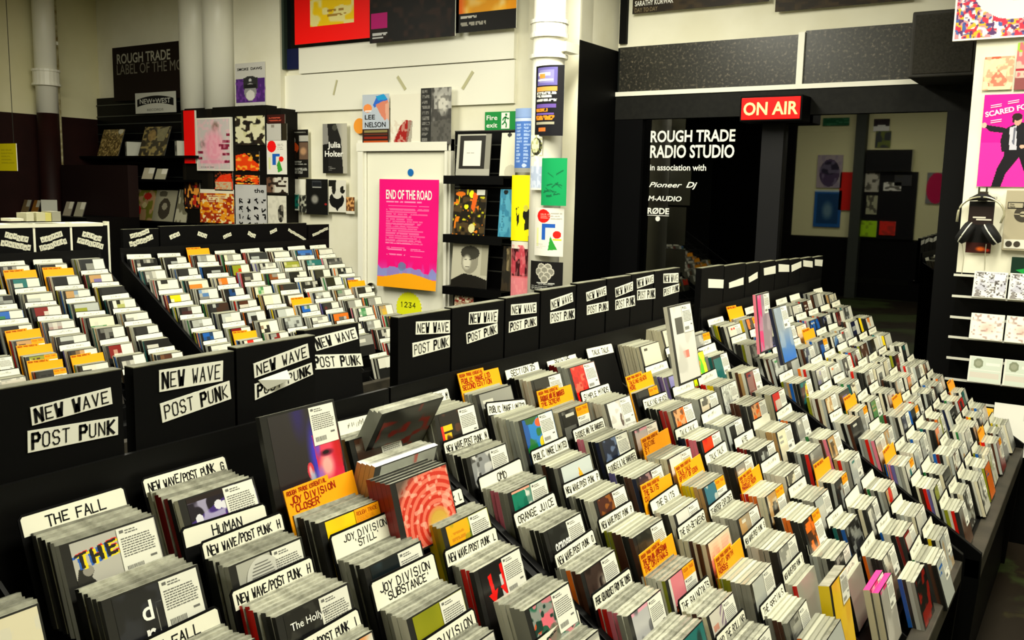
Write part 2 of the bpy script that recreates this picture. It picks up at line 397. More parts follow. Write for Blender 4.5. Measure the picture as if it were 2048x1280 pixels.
e = rp.color_ramp.elements.new(.56); e.color = (*lin(hexc('#2f2d26')), 1)
e = rp.color_ramp.elements.new(.66); e.color = (*lin(hexc('#6d6355')), 1); rp.color_ramp.elements[-1].color = (*lin(hexc('#7a6f5e')), 1); rp.color_ramp.elements[-1].position = .8
S('window_3', (XS+.02, YF-.012, za), (mlx-.02, YF+.1, zf), gr)
S('window_4', (mlx+.02, YF-.012, za), (-.62, YF+.1, zf+.02), gr)
S('trim_21', (mlx-.02, YF-.03, za), (mlx+.02, YF+.1, zf+.01), WHITEP)
# black studio surround: header, jambs, sill
zg = at_y(1300, 238, YF).z; zl = at_y(1232, 194, YF).z
S('trim_22', (XS, YF-.02, zg), (3.5, YF+.1, zl), FRAMEG)
xj0 = at_y(1285, 300, YF).x; xj1 = at_y(1522, 350, YF).x; xj2 = at_y(1565, 350, YF).x; xj3 = at_y(1890, 300, YF).x
S('trim_23', (XS, YF-.015, 0), (xj0, YF+.1, zg), STUDIO)
S('trim_24', (xj1, YF-.03, 0), (xj2, YF+.1, zg), mat('jamb_grey', '#121214', .5, .2))
S('trim_25', (xj3, YF-.03, 0), (3.5, YF+.1, zg), mat('jamb_dark', '#070707', .5, .15))
# tinted glass with a soft mirror of the shop in it
GL = bpy.data.materials.new('tinted_glass'); GL.use_nodes = True; nt = GL.node_tree
for n in list(nt.nodes):
    if n.type != 'OUTPUT_MATERIAL': nt.nodes.remove(n)
out = [n for n in nt.nodes if n.type == 'OUTPUT_MATERIAL'][0]
tr = nt.nodes.new('ShaderNodeBsdfTransparent'); tr.inputs[0].default_value = (.22, .22, .2, 1); gl = nt.nodes.new('ShaderNodeBsdfGlossy'); gl.inputs['Roughness'].default_value = .015
mxs = nt.nodes.new('ShaderNodeMixShader')
mxs.inputs[0].default_value = .24; nt.links.new(tr.outputs[0], mxs.inputs[1]); nt.links.new(gl.outputs[0], mxs.inputs[2]); nt.links.new(mxs.outputs[0], out.inputs['Surface'])
GLB = GL.copy(); GLB.name = 'tinted_glass_dark'; [n for n in GLB.node_tree.nodes if n.type == 'MIX_SHADER'][0].inputs[0].default_value = .09
S('window_5', (xj0, YF+.02, .0), (xj1, YF+.03, zg), GLB)
S('door_2', (xj2, YF+.02, .0), (xj3, YF+.03, zg), GL)
S('floor_studio', (XS, YF+.1, 0), (3.5, 8.0, .01), STUDIO)
S('wall_studio', (XS, 8.0, 0), (3.5, 8.1, zg+.1), mat('studio_inner', '#040404', .8, .05))
S('wall_studio_ceiling', (XS, YF+.1, zg+.02), (3.5, 8.1, zg+.1), STUDIO)
# near right wall
xr = -.62
S('wall_front_right', (xr, YR, H-.345), (3.5, YR+.2, 3.9), WALLW)
S('wall_front_right_lower', (xr, YR+.04, 0), (3.5, YR+.2, H-.345), SHELF)
# the walls behind the camera, seen only in the studio glass: white pilasters
def rear_at(px, py):
    v = ray(px, py); k = (2*YF+3.86)/v[1]; return Vector((v[0]*k, -3.86, v[2]*k+H))
_a = rear_at(1592, 300); _b2 = rear_at(1893, 300); _c2 = rear_at(1712, 300); _d2 = rear_at(1733, 300)
S('trim_26', (_a.x, -3.9, 1.0), (_b2.x+3.2, -3.86, 3.9), mat('rear_white', '#dcd8a8', .7, .2))
S('trim_30', (-9.2, -3.9, 0), (_a.x, -3.86, 3.9), mat('rear_dark', '#060505', .7, .1))
S('trim_31', (_c2.x, -3.86, 0), (_d2.x, -3.7, 3.9), mat('rear_post', '#3a3e38', .6, .2))
S('trim_32', (_a.x, -3.9, 0), (_b2.x+3.2, -3.86, 1.0), mat('rear_dark', '#060505', .7, .1))

# ================================================================ POSTERS AND SIGNS
def textfit(name, body, x0, x1, z0, hh, Y, m, parent=None, bold=.02, shear=0, T0=None, depth=0.0):
    """text on a plane facing -Y whose left end, right end, base line and capital height are given in metres"""
    o = text_obj(name, body, hh, m, parent, Matrix.Identity(4), bold, shear=shear, depth=depth)
    xs = [v.co.x for v in o.data.vertices]; s = (x1-x0)/(max(xs)-min(xs)); mn = min(xs)
    o.data.transform(Matrix.Translation((x0, Y, z0)) @ Matrix.Rotation(math.pi/2, 4, 'X') @ Matrix.Diagonal((s, 1, 1, 1)) @ Matrix.Translation((-mn, 0, 0)))
    return o
def fit(root, name, body, u0, u1, v0, hh, m, bold=.02, shear=0, lift=0):
    w, h = root['_w'], root['_h']
    return textfit(name, body, u0*w, u1*w, v0*h, hh*h, -.003-lift, m, root, bold, shear)
inkd = mat('poster_black_ink', '#161616', .6, .1); inkw = mat('poster_white_ink', '#f4f2ea', .6, .1)
def WP(name, box, Y, art, label, cat='poster', **k):
    return wall_picture(name, *box, Y, art, label=label, cat=cat, **k)

a = Art(60, 90, '#ff0d06'); a.rect(.22, .0, .80, .84, '#f2c80a'); a.rect(.22, .0, .80, .55, '#dccf2a').poly([(.32, .1), (.55, .1), (.6, .6), (.34, .6)], '#7aa23a').noise(14, '#e8e2b0', .5, .6, 3, .8).rect(.8, 0, 1, .84, '#ff0d06').rect(0, 0, .22, .84, '#ff0d06').rect(0, .84, 1, 1, '#ff0d06')
a.rect(.48, .1, .56, .6, '#3a2a18').lines(.45, .70, .74, .78, 2, '#8a5a10', 1, .7)
WP('album_poster', (590, -120, 742, 76), YW-.08, a, 'large red album poster with a yellow picture, highest beside the dark window', thick=.01)
a = Art(60, 70, '#0d0a0a').noise(16, '#2a1a14', .5, .8, 5).noise(7, '#1c130f', .4, .8, 8).rect(.02, .70, .22, .86, '#b00a6a').lines(.04, .90, .28, .98, 2, '#cfcfcf', 2)
WP('album_poster', (742, -110, 912, 72), YW-.08, a, 'large black album poster with a small magenta patch above the door', thick=.01)
a = Art(60, 70, '#e39a1c').noise(9, '#f4d487', .35, .7, 11).noise(5, '#ffb11a', .5, .7, 12, .7).put((lambda U: np.clip((.14-U)/.1, 0, 1))(a.U), '#ef6a12').put((lambda U: np.clip((U-.75)/.2, 0, 1))(a.U), '#ef9a12').rect(0, .78, 1, 1, '#0f0d0c').lines(.03, .82, .42, .87, 1, '#d8d4c8', 2).lines(.03, .89, .6, .95, 1, '#a8a498', 3)
WP('album_poster', (922, -110, 1034, 56), YW-.08, a, 'large orange album poster with a black caption band beside the white downpipe', thick=.01)
# studio posters, the black strip
a = Art(70, 40, '#241c12').noise(18, '#3a2d1a', .4, .7, 3)
q = WP('album_poster', (1271, -90, 1540, 3), YF-.03, a, 'dark brown album poster with pale lettering high above the studio window', thick=.01)
A = at_y(1278, 23, YF-.05); B = at_y(1355, 10, YF-.05); w0 = q.location
textfit('poster_lettering', 'SARATHY KORWAR', .02, B.x-A.x+.02, .05, .035, -.004, inkw, q)
textfit('poster_lettering', 'DAY TO DAY', .02, (B.x-A.x)*.6+.02, .008, .03, -.004, mat('dim_ink', '#8b7c60', .6, .1), q, bold=0)
a = Art(40, 40, '#241c12').noise(18, '#3a2d1a', .4, .7, 4)
WP('album_poster', (1558, -90, 1830, 0), YF-.03, a, 'dark brown album poster above the second granite panel of the studio', thick=.01)
A = at_y(1239, 88, YF-.02); B = at_y(1256, 0, YF-.02)
S('trim_27', (A.x, YF-.03, A.z), (B.x, YF, 3.9), BLACKP)

# purple portrait poster
a = Art(44, 70, '#b9b8b4'); a.rect(.02, .3, .98, .76, '#4a2470').noise(18, '#7a3fa0', .5, .6, 2, .6).rect(0, 0, 1, .3, '#c8c6c0').rect(0, .76, 1, 1, '#c4c2bc').rect(.28, .28, .74, .5, '#343434').ell(.5, .35, .24, .10, '#2c2c2c').ell(.5, .56, .2, .17, '#8f8f8c').ell(.5, .62, .14, .1, '#d2d0ca').rect(.3, .42, .7, .48, '#1a1a1a')
a.ell(.5, .33, .05, .03, '#c0c0c0').lines(.08, .82, .92, .97, 4, '#77777a', 4, .7)
q = WP('portrait_poster', (471, 128, 533, 229), YW-.07, a, 'pale poster of a capped man against purple, on the white pilaster')
fit(q, 'poster_lettering', 'SMOKE  DAWG', .08, .9, .86, .05, inkd)
# posters over the door head
a = Art(50, 90, '#b9c2cf'); a.ell(.2, .26, .16, .08, '#f0904a').rect(.1, .30, .34, .32, '#f0f0f0').poly([(.4, .2), (.55, .03), (.85, .02), (.95, .12), (.7, .2), (.45, .25)], '#2f6ad0').poly([(.5, .04), (.8, 0), (.95, .1), (.6, .12)], '#1f9ad8').poly([(.5, .2), (.75, .14), (.95, .12), (1, .4), (.85, .5), (.7, .4)], '#d8846a').poly([(.85, .2), (1, .15), (1, .5), (.88, .45)], '#e0a890').rect(0, .66, 1, .97, '#2a1812').rect(.06, .68, .95, .72, '#8a8050').rect(.06, .74, .95, .77, '#6a3018').rect(.06, .8, .95, .84, '#8a2410').rect(.04, .88, .96, .94, '#c05018')
q = WP('gig_poster', (726, 190, 779, 294), YW-.06, a, 'poster of a man in a blue cap with black LEE NELSON lettering', thick=.002)
fit(q, 'poster_lettering', 'LEE', .1, .48, .53, .09, inkd, .01); fit(q, 'poster_lettering', 'NELSON', .1, .88, .38, .1, inkd, .01)
a = Art(50, 80, '#e9e5d4'); a.poly([(.32, .62), (.52, .5), (.72, .52), (.55, .98), (.1, 1), (.12, .9)], '#a01c18').noise(20, '#d8c8b4', .55, .6, 4, .6).rect(0, 0, 1, .5, '#e9e5d4').rect(.72, 0, 1, 1, '#e9e5d4').poly([(.6, .52), (.74, .52), (.7, .98), (.5, .98)], '#8a8478', .6)
WP('gig_poster', (782, 190, 842, 291), YW-.055, a, 'cream poster with a tilted dark red tower block drawing, over the door')
a = Art(50, 90, '#8e8c86'); a.noise(7, '#4a4845', .4, .6, 7).rect(.45, 0, 1, .38, '#a8a6a0').ell(.72, .28, .26, .2, '#cfccc2', 1, .5).rect(0, 0, .34, 1, '#2a2a28').lines(.04, .03, .32, .98, 10, '#8c8a84', 5, .8, .6).poly([(.34, .6), (1, .55), (1, 1), (.34, 1)], '#5c5a55').noise(18, '#3a3936', .5, .7, 9, .5)
WP('gig_poster', (843, 177, 903, 288), YW-.06, a, 'black-and-white landscape poster with a column of names, over the door')
b = MB(); b.disc((0, 0, 0), (0, -1, 0), .06, .003, 24); o = b.build('round_sticker', mat('orange_sticker', '#f29a2c', .6)); c = at_y(719, 252, YW-.025); o.location = (c.x, YW-.024, c.z); tag(o, 'round orange sticker peeking out beside the man-in-blue-cap poster', 'sticker')
# tape bits on the fascia
for i, (x0, y0, x1, y1, w) in enumerate(((795, 153, 811, 179, .012), (946, 143, 925, 178, .012), (674, 160, 667, 190, .008))):
    A = at_y(x0, y0, YW-.024); B = at_y(x1, y1, YW-.024); t = (B-A).normalized(); n = Vector((-t.z, 0, t.x))*w
    b = MB(); b.prism([A+n, B+n, B-n, A-n], (0, 0, 0), (0, -.002, 0)); c = A.copy(); o = b.build('tape_strip', mat('old_tape', '#b9b58e', .5), origin=tuple(c))
    tag(o, 'strip of yellowed tape stuck to the white fascia %s' % ('above the tower-block poster', 'near the downpipe', 'left of the door posters, smallest')[i], 'tape')
# fire exit sign
GREEN = mat('sign_green', '#0b8a3a', .4, .3)
A = at_y(969, 224, YW-.02); B = at_y(1029, 259, YW-.02); w, h = B.x-A.x, A.z-B.z
b = MB(); b.box((0, 0, 0), (w, .012, h)); o = b.build('fire_exit_sign', GREEN); o.location = (A.x, YW-.013, B.z); tag(o, 'green Fire exit sign with running man, above the black record shelves', 'sign')
textfit('sign_lettering', 'Fire', w*.06, w*.42, h*.55, h*.27, -.002, inkw, o); textfit('sign_lettering', 'exit', w*.06, w*.42, h*.14, h*.27, -.002, inkw, o)
b = MB(); P = lambda u, v: (w*u, -.0015, h*v); b.quad(P(.55, .06), P(.82, .06), P(.82, .94), P(.55, .94)); b.build('sign_pictogram_ground', inkw, o)
b = MB(); P = lambda u, v: (w*u, -.0025, h*v); b.disc(P(.71, .82), (0, -1, 0), h*.07, .0005, 12)
strokes(b, '', 0, 0, 1, 1, 1, P=P)
for pl in ([(.69, .72), (.67, .45), (.6, .3), (.57, .3)], [(.67, .45), (.72, .32), (.71, .12)], [(.69, .7), (.62, .62), (.6, .5)], [(.69, .7), (.76, .6), (.8, .62)]):
    for (u, v), (s_, t_) in zip(pl, pl[1:]):
        L = math.hypot((s_-u)*w, (t_-v)*h); ex, ez = (s_-u)*w/L*.005, (t_-v)*h/L*.005
        b.quad((u*w-ez, -.0025, v*h+ex), (s_*w-ez, -.0025, t_*h+ex), (s_*w+ez, -.0025, t_*h-ex), (u*w+ez, -.0025, v*h-ex))
b.build('running_man', GREEN, o)
# END OF THE ROAD
a = Art(90, 150, '#f0087c'); V0 = a.V; U0 = a.U
a.lines(.12, .20, .88, .225, 1, '#f9a0c8', 3).lines(.16, .238, .86, .25, 1, '#f9a0c8', 4, .7)
a.lines(.12, .27, .88, .60, 15, '#f26aa4', 6, .9, .68).lines(.12, .585, .88, .60, 1, '#f9a0c8', 7).lines(.14, .625, .48, .66, 2, '#f9a0c8', 8, .8).lines(.56, .635, .86, .66, 2, '#f9a0c8', 9, .8).lines(.14, .69, .5, .71, 1, '#f9a0c8', 10, .8).lines(.55, .70, .88, .715, 1, '#f9a0c8', 11, .8)
a.put(np.clip((V0-.74)/.14, 0, 1)*(nz(U0, V0*.15, 22, 5) > .45), '#c97ad0', .7).put(((V0 > .80+.06*nz(U0, V0*0, 14, 9)) & (V0 < .90)).astype(float), '#7aa0d8', .8).noise(24, '#5a78c8', .6, .7, 3, .0)
a.put(((V0 > .885+.025*np.cos(U0*6)) ).astype(float), '#f7a60c').ell(.42, .80, .07, .04, '#5a88a8', .8)
q = WP('festival_poster', (760, 358, 877, 582), YW-.06, a, 'pink END OF THE ROAD festival poster with orange foot on the white door', curl=.03, off=.004)
fit(q, 'poster_lettering', 'END OF THE ROAD', .12, .89, .82, .085, inkw, .03)
# blue dot, yellow roundel
b = MB(); b.disc((0, 0, 0), (0, -1, 0), .028, .004, 20); o = b.build('blue_door_disc', mat('disc_blue', '#1468b4', .4)); c = at_y(821.5, 345, YW-.036); o.location = (c.x, YW-.036, c.z); tag(o, 'small blue disc on the white door above the pink poster', 'sticker')
c = at_y(818, 616, YW-.036); b = MB(); n = 56; R0 = at_y(844, 616, YW-.036).x-c.x
b.prism([(math.cos(2*math.pi*i/n)*R0*(1 if i % 2 else .92), 0, math.sin(2*math.pi*i/n)*R0*(1 if i % 2 else .92)) for i in range(n)], (0, 0, 0), (0, -.003, 0))
o = b.build('yellow_roundel', mat('roundel_yellow', '#eef01c', .5)); o.location = (c.x, YW-.036, c.z); tag(o, 'yellow scalloped round sticker reading 1234 low on the white door', 'sticker')
b = MB(); P = lambda u, v: (u, -.0045, v); strokes(b, '1234', -R0*.62, R0*.05, R0*.28, R0*.18, R0*.05, 1.75, P=P); b.build('sticker_lettering', mat('olive_ink', '#5c6410', .6), o)

# posters left of the door
def blobart(nx, ny, bg, cols, seed, sc=6, lo=.5, hi=.6):
    a = Art(nx, ny, bg)
    for i, c in enumerate(cols): a.noise(sc+i*2, c, lo, hi, seed+i*7)
    return a
YB = YW-.03
a = Art(16, 40, '#f80a08').lines(.1, .92, .9, .98, 1, '#f06a50', 2, .5)
q = WP('red_poster_board', (371, 222, 396, 327), YW-.186, a, 'plain bright red panel fixed beside the fat white pipe', 'panel', thick=.02)
a = Art(60, 80, '#c9c0be'); a.ell(.56, .17, .13, .12, '#8a6a60', .9, .6).ell(.5, .55, .36, .4, '#ee9ab0', .95, .5).ell(.18, .5, .1, .1, '#8a6a6a', .7, .6).rect(.1, .80, .9, .86, '#e88aa6', .7)
for v, u0, u1 in ((.42, .75, .98), (.5, .65, .95), (.55, .72, .92), (.63, .02, .2), (.66, .75, .95), (.74, .05, .16), (.8, .8, .95), (.3, .86, .98)): a.rect(u0, v, u1, v+.05, '#7a0c2c', .9)
a.noise(20, '#f2b8c4', .5, .7, 4, .5).lines(.12, .92, .6, .96, 1, '#4a3a38', 3, .7)
a.rect(0, 0, .035, 1, '#e6e2d2').rect(.965, 0, 1, 1, '#e6e2d2').rect(0, 0, 1, .02, '#e6e2d2').rect(0, .975, 1, 1, '#e6e2d2')
WP('pink_portrait_print', (396, 237, 468, 342), YW-.186, a, 'white-bordered print of a smeared pink portrait, beside the plain red panel', 'print', thick=.02)
T = ((471, 233, 531, 290, blobart(40, 40, '#1d1914', ['#c9c596', '#2a2118', '#d8d4b0'], 3, 5, .52, .6), 'black print with ragged cream shapes below the purple portrait poster', .186),
 (472, 303, 520, 342, Art(40, 30, '#120c0a').poly([(0, .2), (.4, .1), (1, .7), (.95, 1), (0, .95)], '#e84008').noise(9, '#ffb030', .6, .75, 3, .9).rect(0, 0, 1, .1, '#120c0a'), 'glowing red-orange landscape print on black, upper of two', .186),
 (472, 350, 520, 369, Art(30, 14, '#2a0c06').noise(7, '#f04a0c', .35, .5, 3).noise(9, '#ffc040', .62, .7, 9), 'narrow strip of glowing orange print under the red-orange landscape', .186),
 (430, 343, 467, 382, Art(30, 30, '#1a0e08').poly([(.05, .5), (.3, .2), (.9, .1), (1, .6), (1, 1), (0, 1)], '#f03410').rect(.05, .55, .95, 1, '#c9b890').noise(16, '#e86030', .6, .7, 3, .6), 'small print with a red peak over cream, under the pink portrait', .186),
 (370, 360, 402, 418, blobart(30, 40, '#1c100c', ['#c02818', '#3a1c18', '#e89a3a'], 21, 5, .58, .66), 'dark print with red and amber patches beside the black racks', .186),
 (400, 378, 470, 448, Art(60, 60, '#a83010').noise(12, '#f09a1c', .45, .6, 6).noise(20, '#f8e0a0', .66, .74, 2).rect(0, 0, 1, .12, '#e8e0c8').lines(.2, .16, .9, .42, 4, '#e8d8a8', 3, .8).put((a0 := 0) or np.zeros((60, 60)), '#000000'), 'red and orange speckled poster with cream text lines above the back rack', .186),
 (471, 369, 535, 455, Art(60, 80, '#c3c2c0').noise(5, '#b4b4b4', .5, .7, 3, .6), 'grey poster headed the, with scratchy black figures', .186),
 (534, 354, 577, 390, Art(40, 34, '#6a4a38').put(np.clip((np.meshgrid(np.arange(40), np.arange(34))[0]/40-.2)/.2, 0, 1), '#cfcabc').noise(8, '#2c2018', .58, .68, 4).rect(0, .88, 1, 1, '#1a140e'), 'small brown and white photograph under the coloured-shapes poster', .186),
 (536, 391, 574, 450, Art(40, 60, '#d9d5c4').ell(.7, .62, .16, .3, '#2a2822').ell(.78, .42, .07, .12, '#7a7468').noise(10, '#c4c0b0', .55, .7, 3, .6), 'pale print with a dark seated silhouette', .186),
 (534, 247, 565, 281, Art(20, 24, '#bdbab2').rect(.3, .1, .5, .25, '#8a8278'), 'plain grey handbill above the coloured-shapes poster', .186),
 (535, 230, 571, 247, Art(30, 14, '#3a120c').lines(.1, .3, .9, .8, 2, '#c05038', 3), 'dark red strip with rust lettering tucked under the pilaster', .186),
 (563, 247, 575, 281, Art(8, 20, '#2a2416'), 'dark narrow strip beside the grey handbill', .186),
 (534, 281, 575, 349, None, 'white poster with red circle and blue, green shapes, left of the door', .186),
 (577, 260, 618, 355, None, 'black gig poster with an orange jacket and rows of names', .03),
 (646, 248, 695, 347, None, 'black and grey portrait poster reading Julia Holter', .03),
 (576, 358, 612, 390, Art(20, 20, '#e9e6d6'), 'blank white sheet under the black gig poster', .03),
 (577, 386, 599, 421, Art(24, 34, '#d8d8c8').rect(.1, .08, .9, .92, '#0e4a44').noise(6, '#1c8a78', .5, .6, 4, .8).rect(0, 0, 1, .06, '#d8d8c8').rect(0, .94, 1, 1, '#d8d8c8'), 'small teal print in a white border', .035),
 (600, 390, 616, 425, Art(16, 30, '#23241f').noise(7, '#a8a898', .55, .65, 4), 'narrow black-and-white snapshot beside the teal print', .035),
 (613, 358, 657, 430, Art(44, 70, '#0e0e0c').ell(.4, .57, .21, .16, '#8c8a82', 1, .5).rect(.28, .05, .7, .24, '#34363a').rect(.3, .21, .7, .24, '#a0a09a').rect(.3, .08, .68, .2, '#181a1e').ell(.9, .7, .05, .03, '#a02020'), 'black poster with a pale face in an oval', .04),
 (658, 360, 693, 425, Art(36, 60, '#dcd9ca').poly([(0, 0), (.45, 0), (.4, .186), (0, .2)], '#14140f').ell(.46, .62, .42, .26, '#0e0e0c').poly([(.1, .6), (.9, .55), (.5, .98)], '#0e0e0c').ell(.5, .42, .28, .16, '#d4d2c4').ell(.3, .25, .12, .2, '#1a1a14').ell(.8, .3, .14, .12, '#17170f').rect(.86, .0, 1, .3, '#dcd9ca'), 'white poster with a big black heart shape', .03),
 (693, 394, 710, 428, Art(18, 30, '#6a4020').noise(8, '#d8a060', .5, .62, 4).rect(0, .85, 1, 1, '#dcd8c8'), 'small brown print beside the door frame', .03))
for (l, t, r_, b_, art, lab, off) in T:
    if art is None and l == 534:
        art = Art(46, 76, '#e3dfd4'); art.ell(.25, .18, .22, .17, '#ee1010').rect(.28, .4, .46, .72, '#1a5ab8').rect(.28, .4, .66, .47, '#1a5ab8').ell(.72, .55, .12, .08, '#ee2010').poly([(.5, .72), (.62, .56), (.78, .88), (.56, .95)], '#3a9a34').rect(.08, .5, .2, .85, '#d8e090', .7).lines(.55, .1, .9, .3, 4, '#b0aca2', 3)
    if art is None and l == 577:
        art = Art(44, 90, '#15130f'); art.ell(.2, .22, .16, .1, '#a8a498').ell(.26, .38, .26, .12, '#d8501c').rect(.12, .44, .42, .6, '#2a1a14').rect(.55, .12, 1, .24, '#b4b2a8').rect(.55, .27, .98, .62, '#6a5240').ell(.75, .45, .2, .1, '#c89a70', .8, .5).lines(.08, .05, .9, .09, 1, '#8a8a80', 4).lines(.15, .66, .95, .76, 2, '#a8a8a0', 5).lines(.05, .8, .98, .93, 2, '#9c9c94', 6, 1, .8)
    if art is None:
        art = Art(50, 100, '#8c8a84'); art.put(np.clip((art.U-.55)/.3, 0, 1), '#b8b4a4').poly([(.2, 0), (.55, 0), (.75, .3), (.85, 1), (0, 1), (0, .42), (.25, .4)], '#1d1c1a').ell(.5, .08, .1, .06, '#4a4a40').lines(.05, .86, .55, .96, 3, '#8c8a84', 5, .8).rect(0, .42, .25, 1, '#12120f')
    q = WP('wall_poster', (l, t, r_, b_), YW-off, art, lab, thick=.002 if off < .3 else .03, off=.003)
    if l == 646:
        fit(q, 'poster_lettering', 'Julia', .22, .75, .52, .12, inkw, .03); fit(q, 'poster_lettering', 'Holter', .1, .86, .34, .12, inkw, .03)
    if l == 471 and t == 369:
        fit(q, 'poster_lettering', 'the', .62, .93, .82, .10, inkd, .02)
        b = MB(); R = random.Random(4); w, h = q['_w'], q['_h']
        for k in range(16):
            u, v = .12+.24*(k % 4), .68-.19*(k//4)
            for j in range(4):
                x0, z0_, x1, z1_ = [(u+R.uniform(0, .14))*w, (v-R.uniform(0, .14))*h, (u+R.uniform(0, .14))*w, (v-R.uniform(0, .14))*h]
                L = math.hypot(x1-x0, z1_-z0_)+1e-6; ex, ez = (x1-x0)/L*.006, (z1_-z0_)/L*.006
                b.quad((x0-ez, -.003, z0_+ex), (x1-ez, -.003, z1_+ex), (x1+ez, -.003, z1_-ex), (x0+ez, -.003, z0_-ex))
        b.build('printed_pattern', inkd, q)

# dado backing behind that poster cluster so they hang on something
dp = mat('dado_post', '#0e0c08', .6, .12)
S('trim_28', (at_y(372, 300, YW-.18).x, YW-.185, 0), (at_y(534, 300, YW-.185).x, YW-.07, zp+.01), dp)
S('trim_29', (at_y(534, 300, YW-.185).x, YW-.18, 0), (at_y(563, 300, YW-.18).x, YW-.0, zp-.02), dp)

# downpipe on the white pillar with flanges
A = at_y(1066, 110, YW-.3); B = at_y(1130, 110, YW-.3); rr = (B.x-A.x)/2
pz = [at_y(1096, 74, YW-.3).z, at_y(1096, 46, YW-.3).z, at_y(1096, 115, YW-.3).z]
b = MB(); b.tube([(0, 0, 0), (0, 0, 3.9)], rr*.86, 24); pp = b.build('downpipe', WHITEP, smooth=True); pp.location = ((A.x+B.x)/2, YW-.3, 0)
b = MB()
for z in pz: b.tube([(0, 0, z-.012), (0, 0, z+.012)], rr*1.03, 24)
b.tube([(0, 0, pz[0]), (0, 0, pz[1])], rr*.98, 24); b.build('pipe_socket', WHITEP, pp)
b = MB(); b.box((rr*.6, -.02, pz[2]+.03), (rr*1.15, .15, pz[2]+.09)); b.build('pipe_bracket', WHITEP, pp)
tag(pp, 'white cast downpipe with flanged joints on the pillar beside the studio', 'pipe')
def on_pipe(name, l, t, r_, b_, art, label, bulge=0.035, Y=YW-.445):
    A = at_y(l, t, Y); B = at_y(r_, b_, Y); w, h = B.x-A.x, A.z-B.z
    P = lambda u, v: np.stack([u, bulge*(2*u/w-1)**2, v], 1)
    me = picture_mesh(name+'_print', w, h, art, PRINT, P)
    bk = MB()
    for i in range(8):
        u0, u1 = w*i/8, w*(i+1)/8; c0, c1 = bulge*(2*u0/w-1)**2, bulge*(2*u1/w-1)**2
        bk.quad((u1, c1+.001, 0), (u0, c0+.001, 0), (u0, c0+.001, h), (u1, c1+.001, h))
    o = bk.build(name, PAPER); o.location = (A.x, Y, B.z)
    link(bpy.data.objects.new('printed_face', me), o); tag(o, label, 'poster', 'posters stuck on the pillar'); o['_w'] = w; o['_h'] = h
    return o
a = Art(50, 110, '#100f16'); a.rect(.1, .03, .82, .28, '#6a62a8').rect(.18, .06, .72, .25, '#8a86b8').rect(.15, .1, .6, .15, '#d8d8e0').rect(.2, .12, .42, .18, '#e0903a').rect(.12, .19, .7, .22, '#dcdce4').rect(.08, .3, .82, .36, '#d89a4a').lines(.08, .37, .82, .52, 3, '#d0d0c8', 4, 1, .7).rect(.08, .55, .8, .6, '#6a50a0').lines(.05, .61, .8, .66, 1, '#f08a1c', 5, 1, .9).rect(.08, .67, .75, .70, '#6a50a0').lines(.05, .71, .8, .78, 1, '#f08a1c', 6, 1, .9).rect(.08, .8, .76, .84, '#a8a48c').rect(.2, .88, .48, .94, '#e0702a')
on_pipe('gig_poster', 1067, 132, 1120, 271, a, 'tall black gig poster with violet and orange lettering wrapped round the downpipe')
a = Art(40, 100, '#4a74c0'); a.rect(0, 0, 1, .14, '#8aa4d4').rect(0, .15, 1, .2, '#c4cfe4').lines(.12, .24, .48, .86, 12, '#a8c0e8', 3, .9, .6).lines(.58, .24, .9, .86, 12, '#a8c0e8', 4, .9, .6).rect(0, .93, 1, 1, '#9a9a90').ell(.62, .89, .12, .03, '#c4d4f0')
on_pipe('listings_poster', 1028, 217, 1061, 345, a, 'narrow blue poster of pale text columns hanging over the black shelves', .02, YW-.30)
a = Art(40, 100, '#f4e808'); a.poly([(.28, .5), (.42, .48), (.46, .7), (.36, .78)], '#1c1a08').ell(.38, .55, .05, .06, '#f4e808').ell(.82, .6, .2, .09, '#15140a').poly([(.72, .66), (.95, .62), (.98, .8), (.7, .84)], '#20200c').ell(.75, .5, .1, .05, '#d0c848')
on_pipe('gig_poster', 1021, 350, 1060, 483, a, 'bright yellow poster with small black figures on the pillar edge', .02, YW-.30)
a = Art(44, 80, '#0e9a58'); R = random.Random(3)
for k in range(14):
    u, v, t = R.uniform(.1, .7), R.uniform(.28, .8), R.uniform(-.12, .12); a.poly([(u, v), (u+.24, v+t), (u+.26, v+t+.025), (u+.02, v+.028)], '#0a5a38', .8)
on_pipe('green_poster', 1081, 316, 1129, 412, a, 'plain green poster with dark green scrawl on the downpipe', .02, YW-.46)
a = Art(20, 50, '#dcd9c8').rect(0, .3, 1, .95, '#a8b4cc').noise(9, '#c8d0e0', .5, .6, 3, .8)
on_pipe('pale_handbill', 1061, 312, 1083, 380, a, 'pale handbill with a blue-grey photo beside the green poster', .008, YW-.435)
a = Art(20, 30, '#e4e0cc').ell(.5, .55, .5, .42, '#2a2a1c').ell(.4, .5, .36, .34, '#d8d4b0').noise(10, '#8a9050', .6, .7, 3, .6)
on_pipe('small_flyer', 1062, 270, 1083, 312, a, 'small flyer with a dark-rimmed cream disc below the tall black gig poster', .004, YW-.435)
a = Art(60, 110, '#e6e3d8'); a.ell(.36, .17, .24, .14, '#e81810').lines(.25, .12, .7, .24, 3, '#f0a898', 3, .8).lines(.62, .1, .95, .26, 3, '#a8a498', 4, .8).rect(.32, .33, .45, .66, '#1f5ab8').rect(.32, .33, .76, .41, '#1f5ab8').ell(.82, .55, .12, .08, '#ee1f14').poly([(.55, .88), (.62, .58), (.84, .86)], '#2c9a34').rect(.1, .42, .18, .8, '#e4e89a', .8).rect(.7, .64, .95, .67, '#d8d03a').lines(.1, .75, .5, .86, 3, '#c4c0b4', 5, .6)
on_pipe('coloured_shapes_poster', 1066, 415, 1121, 514, a, 'white poster with red circle and blue, green shapes, on the downpipe', .03, YW-.455)
